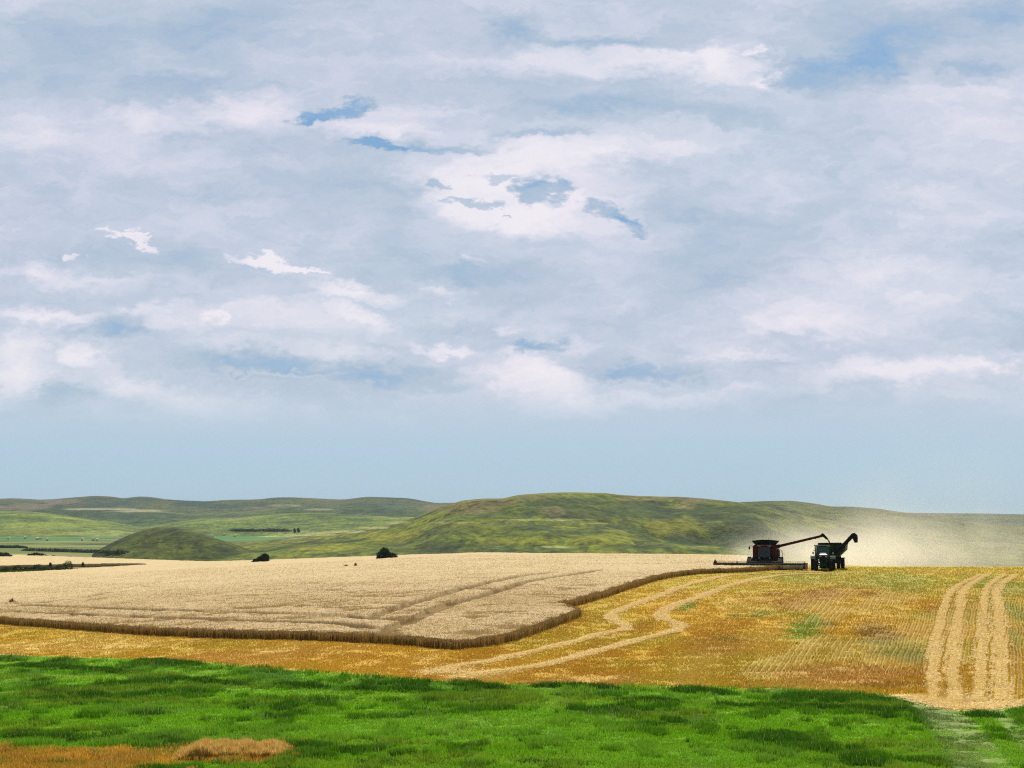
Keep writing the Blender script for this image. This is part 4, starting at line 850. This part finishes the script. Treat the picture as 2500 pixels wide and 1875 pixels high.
# grain tank with flared extensions
tk = MB()
for b, t in (([(-1.3, 1.3, 3.2), (1.32, 1.3, 3.2)], [(-1.86, .75, 3.78), (-.6, .70, 3.90), (.5, .70, 3.90), (1.76, .75, 3.75)]), ([(-1.3, 4.2, 3.2), (1.32, 4.2, 3.2)], [(-1.86, 4.8, 3.78), (-.6, 4.85, 3.90), (.5, 4.85, 3.90), (1.76, 4.8, 3.75)])):
    for dy in (0, ): 
        v = b + t; v2 = [(p[0], p[1] + .04, p[2]) for p in v]
        tk.raw(v + v2, [(0, 1, 5, 4, 3, 2), (6, 8, 9, 10, 11, 7), (0, 6, 7, 1), (1, 7, 11, 5), (5, 11, 10, 4), (4, 10, 9, 3), (3, 9, 8, 2), (2, 8, 6, 0)])
for sx, tx, tz in ((-1.3, -1.86, 3.78), (1.32, 1.76, 3.75)):
    v = [(sx, 1.3, 3.2), (sx, 4.2, 3.2), (tx, 4.8, tz), (tx, .75, tz)]; v2 = [(p[0] + (.04 if sx < 0 else -.04), p[1], p[2] + .01) for p in v]
    tk.raw(v + v2, [(0, 1, 2, 3), (7, 6, 5, 4), (0, 4, 5, 1), (1, 5, 6, 2), (2, 6, 7, 3), (3, 7, 4, 0)])
tk.box(-1.3, 1.32, 1.3, 4.2, 3.14, 3.24, .02)
gt = tk.build('grain_tank', P_blk, cmb)
MB().raw([(-1.0, 1.5, 3.26), (1.0, 1.5, 3.26), (1.0, 4.0, 3.26), (-1.0, 4.0, 3.26), (0, 2.7, 3.72)], [(0, 1, 4), (1, 2, 4), (2, 3, 4), (3, 0, 4), (3, 2, 1, 0)]).build('grain', m_bale, gt)
MB().box(-1.34, 1.36, 1.18, 1.24, 3.15, 3.26, .02).build('tank_trim', P_grey, gt)
# mirror and ladder
mi = MB().tube((-1.5, .2, 3.08), (-2.05, -.1, 3.10), .035, n=8).tube((-2.05, -.1, 3.12), (-2.1, -.1, 2.9), .03, n=8).build('mirror_arm', P_blk, cmb)
MB().box(-2.20, -1.98, -.14, -.06, 2.62, 2.98, .03).build('mirror', P_blk, mi)
ld = MB()
for x in (1.95, 2.42): ld.tube((x, .1, .55), (x - .12, .9, 1.55), .03, n=8)
for k in range(5): t = k / 4.5; ld.box(1.94 - .12 * t, 2.42 - .12 * t, .05 + .8 * t, .20 + .8 * t, .58 + t, .61 + t, .008)
ld.build('ladder', P_blk, cmb)
rl_ = MB().box(1.56, 2.35, .6, 2.4, 1.52, 1.58, .02)
for a, b in (((2.33, .7, 1.55), (2.22, .7, 2.5)), ((2.22, .7, 2.5), (1.95, .8, 2.75)), ((1.95, .8, 2.75), (1.8, .9, 2.4)), ((2.33, 2.3, 1.55), (2.22, 2.3, 2.5)), ((2.22, .7, 2.5), (2.22, 2.3, 2.5)), ((2.28, .7, 2.05), (2.28, 2.3, 2.05)), ((1.75, .62, 1.55), (1.75, .62, 2.6))): rl_.tube(a, b, .022, n=8)
rl_.build('platform_railing', P_grey, cmb)
MB().box(1.56, 1.95, 1.3, 2.2, 1.58, 2.62, .12).build('engine_screen', P_grey, cmb)
# wheels and axle
MB().tube((-2.3, .9, .80), (2.3, .9, .80), .13).box(-.5, .5, .6, 1.2, .6, 1.2, .05).build('axle', P_blk, cmb)
for x, sd_ in ((-2.15, -1), (-1.5, -1), (1.5, 1), (2.15, 1)): wheel(cmb, x, .9, .80, .55, P_rimg, sd_)
for x, sd_ in ((-1.3, -1), (1.3, 1)): wheel(cmb, x, 5.6, .62, .42, P_rimg, sd_)
MB().box(-1.3, 1.3, 5.5, 5.7, .55, .72, .03).build('rear_axle', P_blk, cmb)
fd = MB().prismx([(.3, .95), (.3, 1.75), (-.9, 1.4), (-2.1, 1.0), (-2.1, .35), (-1.0, .6)], -.75, .75).build('feeder_house', P_blk, cmb)
MB().prismx([(.2, .5), (.2, 1.42), (-.35, 1.42), (-1.9, 1.0), (-1.9, .7), (-.6, .5)], -2.4, 2.35).build('shroud', P_blk, cmb)
# header
X0, X1 = -6.45, 5.45
hd = MB().box(X0, X1, -2.28, -2.10, .12, .80, .03).box(X0, X1, -2.40, -2.08, .72, .86, .04).box(X0, X1, -3.35, -2.1, .08, .13, .02).build('header', P_blk, cmb)
MB().prismx([(-2.1, .3), (-2.2, .14), (-3.6, .06), (-3.9, .12), (-3.2, .55), (-2.6, .86), (-2.1, .92)], X1, X1 + .36).box(X1 + .02, X1 + .34, -2.3, -1.7, .05, .9, .06).build('crop_divider', P_dred, hd)
MB().prismx([(-2.1, .3), (-2.2, .14), (-3.6, .06), (-3.9, .12), (-3.2, .5), (-2.6, .82), (-2.1, .86)], X0 - .36, X0).hexa([(X0 - .38, -2.5, .8), (X0 + .06, -2.5, .8), (X0 + .06, -2.1, .8), (X0 - .38, -2.1, .8)], [(X0 - .16, -2.34, 1.34), (X0 - .1, -2.34, 1.34), (X0 - .1, -2.28, 1.34), (X0 - .16, -2.28, 1.34)]).build('crop_divider', P_dred, hd)
au = MB().tube((X0 + .05, -2.65, .42), (X1 - .05, -2.65, .42), .15, n=14)
au.build('cross_auger', P_grey, hd)
rc = (-3.05, .82); re = MB().tube((X0 + .1, rc[0], rc[1]), (X1 - .1, rc[0], rc[1]), .04, n=8)
for k in range(6):
    t = math.pi / 3 * k + .3; yy = rc[0] + .36 * math.cos(t); zz = rc[1] + .30 * math.sin(t); re.tube((X0 + .1, yy, zz), (X1 - .1, yy, zz), .016, n=6)
    x = X0 + .15
    while x < X1 - .1: re.tube((x, yy, zz), (x, yy + .02, zz - .17), .006, n=4); x += .3
    for x in (X0 + .12, -3.6, -1.2, 1.2, 3.6, X1 - .12): re.tube((x, rc[0], rc[1]), (x, yy, zz), .014, n=5)
re.build('reel', P_grey, hd)
for x in (X0 + .02, -3.62, X1 - .02): MB().tube((x, -2.2, .85), (x, rc[0], rc[1] + .02), .035, n=8).box(x - .05, x + .05, -2.3, -2.1, .8, 1.14, .02).box(x - .09, x + .09, -2.32, -2.08, .8, .93, .02).build('reel_arm', P_blk, hd)
gd = MB().box(X0, X1, -3.42, -3.34, .06, .10, .01); x = X0 + .05
while x < X1: gd.hexa([(x - .02, -3.42, .06), (x + .02, -3.42, .06), (x + .02, -3.4, .06), (x - .02, -3.4, .06)], [(x - .006, -3.56, .09), (x + .006, -3.56, .09), (x + .02, -3.4, .10), (x - .02, -3.4, .10)]); x += .15
gd.build('cutter_bar', P_grey, hd)
for x0, x1 in ((-2.3, -.85), (.1, 1.65)): MB().box(x0, x1, -2.46, -2.38, .66, .84, .03).build('draper_panel', P_grey, hd)
# unloading auger
ug = MB().tube((1.35, 1.6, 2.95), (7.6, 1.4, 4.47), .19, .165, n=18).tube((1.3, 1.6, 2.4), (1.3, 1.6, 3.0), .24, n=16).tube((1.2, 1.6, 2.92), (1.95, 1.58, 3.1), .25, n=16)
for t in (.25, .5, .75, .93): 
    p = Vector((1.35, 1.6, 2.95)).lerp(Vector((7.6, 1.4, 4.47)), t); q = Vector((1.35, 1.6, 2.95)).lerp(Vector((7.6, 1.4, 4.47)), t + .01); ug.tube(p, q, .205, n=18)
ug.tube((6.8, 1.43, 4.2), (6.86, 1.43, 4.03), .05, n=8)
ug = ug.build('unloading_auger', P_dred, cmb, True)
MB().prism([(7.3, 4.24), (7.5, 4.70), (7.75, 4.86), (7.95, 4.74), (8.48, 4.16), (8.22, 3.98), (7.84, 4.36), (7.6, 4.32)], 1.2, 1.6).build('spout', P_blk, ug)
MB().tube((-.3, 5.2, 3.1), (-.3, 5.2, 3.7), .07, n=10).build('exhaust_pipe', P_grey, cmb)
MB().tube((.3, 4.5, 3.1), (.3, 4.5, 4.15), .012, n=5).build('aerial', P_blk, cmb)

# ------------------------------------------------------------------ tractor (faces the camera)
TY = 200.6; TX = at_px(2004.5, TY)
tr = empty('tractor', (TX, TY, gz(TX, TY) + .02), 'green tractor facing the camera in front of the grain cart', 'tractor', rz=R(-11))
MB().box(-.42, .42, -2.6, 1.8, .75, 1.25, .05).box(-.3, .3, -3.1, -2.5, .7, 1.15, .05).box(-.48, .48, -1.5, 1.2, .32, .85, .05).build('chassis_and_shade_filler', P_blk, tr)  # lowest box is a black filler added for the shade between the wheels
MB().hexa([(-.50, -3.0, 1.2), (.50, -3.0, 1.2), (.56, -.6, 1.2), (-.56, -.6, 1.2)], [(-.52, -2.85, 2.12), (.52, -2.85, 2.12), (.58, -.6, 2.38), (-.58, -.6, 2.38)]).hexa([(-.52, -2.85, 2.12), (.52, -2.85, 2.12), (.58, -.6, 2.38), (-.58, -.6, 2.38)], [(-.34, -2.6, 2.26), (.34, -2.6, 2.26), (.40, -.6, 2.50), (-.40, -.6, 2.50)]).build('hood', P_green, tr)
g_ = MB().box(-.44, .44, -3.05, -2.96, 1.22, 2.0, .03)
for k in range(7): g_.box(-.40, .40, -3.075, -3.04, 1.28 + k * .1, 1.31 + k * .1, .005)
g_.build('grille', P_blk, tr)
for x in (-.36, .36): MB().box(x - .13, x + .13, -3.09, -3.03, 1.84, 1.98, .03).build('headlight', P_lamp, tr)
wg = MB()
for k in range(8): wg.box(-.46 + k * .115, -.36 + k * .115, -3.55, -3.1, .62, 1.02, .03)
wg.build('front_weights', P_green2, tr)
cb = MB().box(-.88, .88, -.55, 1.35, 1.45, 1.85, .05)
for x in (-.85, .85):
    for y in (-.5, 1.3): cb.tube((x, y, 1.8), (x * .95, y * .95, 3.15), .05, n=8)
cb = cb.build('cab', P_green2, tr)
MB().hexa([(-.80, -.48, 1.86), (.80, -.48, 1.86), (.80, 1.25, 1.86), (-.80, 1.25, 1.86)], [(-.77, -.40, 3.12), (.77, -.40, 3.12), (.77, 1.2, 3.12), (-.77, 1.2, 3.12)]).build('window', P_tglass, cb)
MB().box(-.98, .98, -.72, 1.4, 3.12, 3.34, .09).build('roof', P_green2, cb)
for x in (-.8, -.55, .55, .8): MB().box(x - .07, x + .07, -.76, -.71, 3.17, 3.27, .02).build('work_light', P_lamp, cb)
MB().tube((-1.02, -.55, 3.22), (-1.12, -.5, 3.38), .09, .06, n=10).build('beacon', P_blk, cb)
MB().tube((-1.0, -.75, 1.6), (-1.0, -.75, 3.0), .09, n=12).tube((-1.0, -.75, 3.0), (-1.0, -.70, 3.25), .06, n=10).build('exhaust_pipe', P_grey, tr)
for sg in (-1, 1):
    a = MB().tube((sg * .88, -.5, 2.7), (sg * 1.30, -.6, 2.6), .025, n=6).tube((sg * 1.30, -.6, 2.6), (sg * 1.30, -.6, 2.2), .02, n=6).build('mirror_arm', P_blk, cb)
    MB().box(sg * 1.30 - .1, sg * 1.30 + .1, -.64, -.58, 2.15, 2.45, .02).build('mirror', P_lamp, a)
for sg in (-1, 1):
    MB().prismx([(-.2, 1.5), (.2, 1.82), (.8, 1.92), (1.4, 1.75), (1.4, 1.68), (.8, 1.85), (.2, 1.75), (-.15, 1.45)], min(sg * .85, sg * 1.65), max(sg * .85, sg * 1.65)).build('fender', P_green2, tr)
    wheel(tr, sg * 1.36, .7, .86, .50, P_yel, sg); wheel(tr, sg * .95, .7, .86, .28, P_yel, sg); wheel(tr, sg * .92, -2.0, .72, .50, P_yel, sg)
MB().tube((-1.5, .7, .86), (1.5, .7, .86), .10).build('rear_axle', P_blk, tr); MB().tube((-1.0, -2.0, .72), (1.0, -2.0, .72), .08).build('front_axle', P_blk, tr)
MB().box(-1.12, -.58, -.6, .0, .6, 1.45, .08).build('fuel_tank', P_blk, tr); MB().box(.58, 1.12, -.6, .0, .6, 1.45, .08).build('fuel_tank', P_blk, tr)
# ------------------------------------------------------------------ grain cart
GY = 206.2; GX = at_px(2029, GY)
ct = empty('grain_cart', (GX, GY, gz(GX, GY) + .02), 'dark green grain cart with its own folded up auger, hitched behind the tractor', 'grain cart', rz=R(-17))
rim = [(-1.75, -2.1), (1.75, -2.1), (1.75, 2.6), (-1.75, 2.6)]; mid = rim; bot = [(-.35, -.9), (.35, -.9), (.35, 1.2), (-.35, 1.2)]
hb = MB(); q0 = [(x, y, 1.15) for x, y in bot]; q1 = [(x, y, 2.55) for x, y in mid]; q2 = [(x * 1.04, y * 1.04, 3.38) for x, y in rim]
hb.raw(q0 + q1 + q2, [(3, 2, 1, 0)] + [(k, (k + 1) % 4, 4 + (k + 1) % 4, 4 + k) for k in range(4)] + [(4 + k, 4 + (k + 1) % 4, 8 + (k + 1) % 4, 8 + k) for k in range(4)])
in1 = [(x * .97, y * .97, 3.38) for x, y in rim]; in2 = [(x * .9, y * .9, 2.7) for x, y in mid]
i0 = len(hb.v) - 4; hb.raw(q2 + in1 + in2, [(k, (k + 1) % 4, 4 + (k + 1) % 4, 4 + k) for k in range(4)] + [(4 + k, 4 + (k + 1) % 4, 8 + (k + 1) % 4, 8 + k) for k in range(4)])
hb = hb.build('hopper', P_green2, ct)
rb = MB()
for x in (-1.2, -.4, .4, 1.2): rb.box(x - .04, x + .04, -2.24, -2.15, 2.6, 3.36, .02)
rb.box(-1.86, 1.86, -2.27, -2.15, 3.32, 3.44, .03).box(-1.86, 1.86, 2.66, 2.76, 3.32, 3.44, .03).box(1.78, 1.88, -2.2, 2.7, 3.32, 3.44, .03).box(-1.88, -1.78, -2.2, 2.7, 3.32, 3.44, .03); rb.build('rim_rail', P_blk, hb)
MB().raw([(-1.6, -1.9, 2.95), (1.6, -1.9, 2.95), (1.6, 2.4, 2.95), (-1.6, 2.4, 2.95), (-.4, 0, 3.42)], [(0, 1, 4), (1, 2, 4), (2, 3, 4), (3, 0, 4), (3, 2, 1, 0)]).build('grain', m_bale, hb)
MB().tube((-1.8, -2.2, 3.46), (1.3, -2.2, 3.52), .09, n=10).tube((1.2, -2.2, 3.5), (1.85, -2.2, 3.28), .07, n=8).build('rolled_tarp', P_blk, hb)
MB().box(-.12, .12, -4.6, -.8, .7, .88, .03).box(-.9, -.75, -1.6, 2.2, .85, 1.1, .03).box(.75, .9, -1.6, 2.2, .85, 1.1, .03).box(-1.1, 1.1, .2, .5, .7, .95, .03).box(-.9, .9, -1.6, -1.45, .85, 1.6, .03).box(-.9, .9, 2.0, 2.15, .85, 1.7, .03).build('frame', P_blk, ct)
for x, y, sd_ in ((-1.3, .35, -1), (-.75, .35, -1), (.68, .35, 1), (1.25, .35, 1)): wheel(ct, x, y, .74, .46, P_rimg, sd_)
ca = MB().tube((-.35, -2.5, 1.1), (2.75, -2.54, 4.45), .26, n=18).tube((-.5, -2.48, .95), (-.02, -2.52, 1.45), .33, n=18)
for t in (.3, .62, .9):
    a = Vector((-.35, -2.5, 1.1)).lerp(Vector((2.75, -2.54, 4.45)), t); b = Vector((-.35, -2.5, 1.1)).lerp(Vector((2.75, -2.54, 4.45)), t + .025); ca.tube(a, b, .29, n=18)
ca = ca.build('auger', P_blk, ct, True)
MB().prism([(2.42, 4.36), (2.76, 4.84), (3.12, 4.92), (3.50, 4.62), (3.54, 4.1), (3.50, 3.62), (3.14, 3.58), (2.94, 4.0), (2.84, 4.14)], -2.78, -2.25).build('spout', P_blk, ca)
MB().tube((.6, -1.5, 1.55), (1.75, -1.6, 1.5), .035, n=8).box(1.6, 1.78, -1.66, -1.56, 1.44, 1.56, .02).build('lamp_bracket', P_blk, ct)
MB().box(.42, .75, -2.22, -2.15, 1.75, 1.95, .02).build('sign_plate', P_lamp, ct)
# grain falling from the combine's spout into the cart
pA = Vector((8.32, 1.4, 4.1)); pA.rotate(cmb.rotation_euler); pA += cmb.location
n = 12; vv = []; ff = []; pB = Vector((pA.x + .62, pA.y + .1, 3.1))
for k in range(n):
    t = k / n; t2 = (k + 1) / n; a = Vector((pA.x + .62 * t, pA.y + .1 * t, pA.z - 1.15 * t ** 1.6)); b = Vector((pA.x + .62 * t2, pA.y + .1 * t2, pA.z - 1.15 * t2 ** 1.6)); tube(vv, ff, a, b, .075 + .03 * t + random.uniform(-.01, .01), .075 + .03 * t2, 10)
for k in range(500):
    t = random.random(); x = pA.x + .62 * t + random.gauss(0, .05 + .05 * t); y = pA.y + .1 * t + random.gauss(0, .06); z = pA.z - 1.15 * t ** 1.6 + random.gauss(0, .06); s_ = .012; i = len(vv)
    vv += [(x - s_, y, z), (x + s_, y, z), (x, y + s_, z + s_), (x, y, z - s_)]; ff += [(i, i + 1, i + 2, i + 3)]
o = npmesh('grain_stream', np.array(vv), np.array(ff), plain('falling_grain', (.50, .26, .06), .8, vary=.3)); tag(o, 'stream of golden grain pouring from the combine spout into the cart', 'grain', kind='stuff')

# ------------------------------------------------------------------ dust behind the machines
def vmat(name, build):
    m = newmat(name); t = m.node_tree; out = t.nodes.new('ShaderNodeOutputMaterial'); pv = t.nodes.new('ShaderNodeVolumePrincipled'); t.links.new(pv.outputs[0], out.inputs['Volume']); build(t, pv); return m
def dust_nodes(t, pv):
    n = t.nodes.new; l = t.links.new
    def m_(op, a, b=None, c=None, clamp=False):
        q = n('ShaderNodeMath'); q.operation = op; q.use_clamp = clamp
        for i, v in enumerate((a, b, c)):
            if v is None: continue
            if isinstance(v, (int, float)): q.inputs[i].default_value = v
            else: l(v, q.inputs[i])
        return q.outputs[0]
    g = n('ShaderNodeTexCoord')
    no = n('ShaderNodeTexNoise'); l(g.outputs['Object'], no.inputs[0]); no.inputs['Scale'].default_value = .11; no.inputs['Detail'].default_value = 4; no.inputs['Roughness'].default_value = .6
    nf = m_('MULTIPLY_ADD', no.outputs['Fac'], 3.2, -1.0)
    nf = m_('MAXIMUM', nf, .04)
    acc = None
    # plume puffs: centre, half sizes (m), density
    for c, s_, a in PUFFS:
        mp = n('ShaderNodeMapping'); mp.vector_type = 'TEXTURE'; mp.inputs['Location'].default_value = c; mp.inputs['Scale'].default_value = s_; l(g.outputs['Object'], mp.inputs[0])
        gr = n('ShaderNodeTexGradient'); gr.gradient_type = 'QUADRATIC_SPHERE'; l(mp.outputs[0], gr.inputs[0])
        acc = m_('MULTIPLY_ADD', gr.outputs['Fac'], a, 0.0 if acc is None else acc)
    l(m_('MULTIPLY', acc, nf), pv.inputs['Density'])
    pv.inputs['Color'].default_value = (.985, .95, .85, 1); pv.inputs['Anisotropy'].default_value = .5
PUFFS = [((48, 224, 0.5), (18, 13, 6.0), .26), ((36, 220, 1.0), (6, 8, 4.0), .16), ((60, 232, 1.0), (26, 17, 8.5), .19), ((74, 238, 1.5), (34, 20, 10), .035), ((52, 235, 6.0), (20, 14, 7), .035), ((66, 240, 9), (34, 20, 12), .010), ((70, 238, 15), (26, 18, 13), .006), ((42, 222, 3.2), (14, 10, 5), .08)]
dm = vmat('harvest_dust', dust_nodes)
bx = MB().box(20, 118, 208, 264, -8, 32, 4.0); dust = bx.build('dust_cloud', dm); tag(dust, 'cream dust cloud drifting right behind the combine and the cart', 'dust', kind='stuff')

# ------------------------------------------------------------------ haze
def haze_nodes(t, pv): pv.inputs['Color'].default_value = (.62, .82, 1, 1); pv.inputs['Density'].default_value = .00005; pv.inputs['Anisotropy'].default_value = .0
hz_ = MB().raw([(x, y, z) for z in (-19, 82) for x, y in ((-17000, -200), (17000, -200), (17000, 9600), (-17000, 9600))], [(3, 2, 1, 0), (4, 5, 6, 7), (0, 1, 5, 4), (1, 2, 6, 5), (2, 3, 7, 6), (3, 0, 4, 7)]).build('haze', vmat('far_haze', haze_nodes)); tag(hz_, kind='stuff')
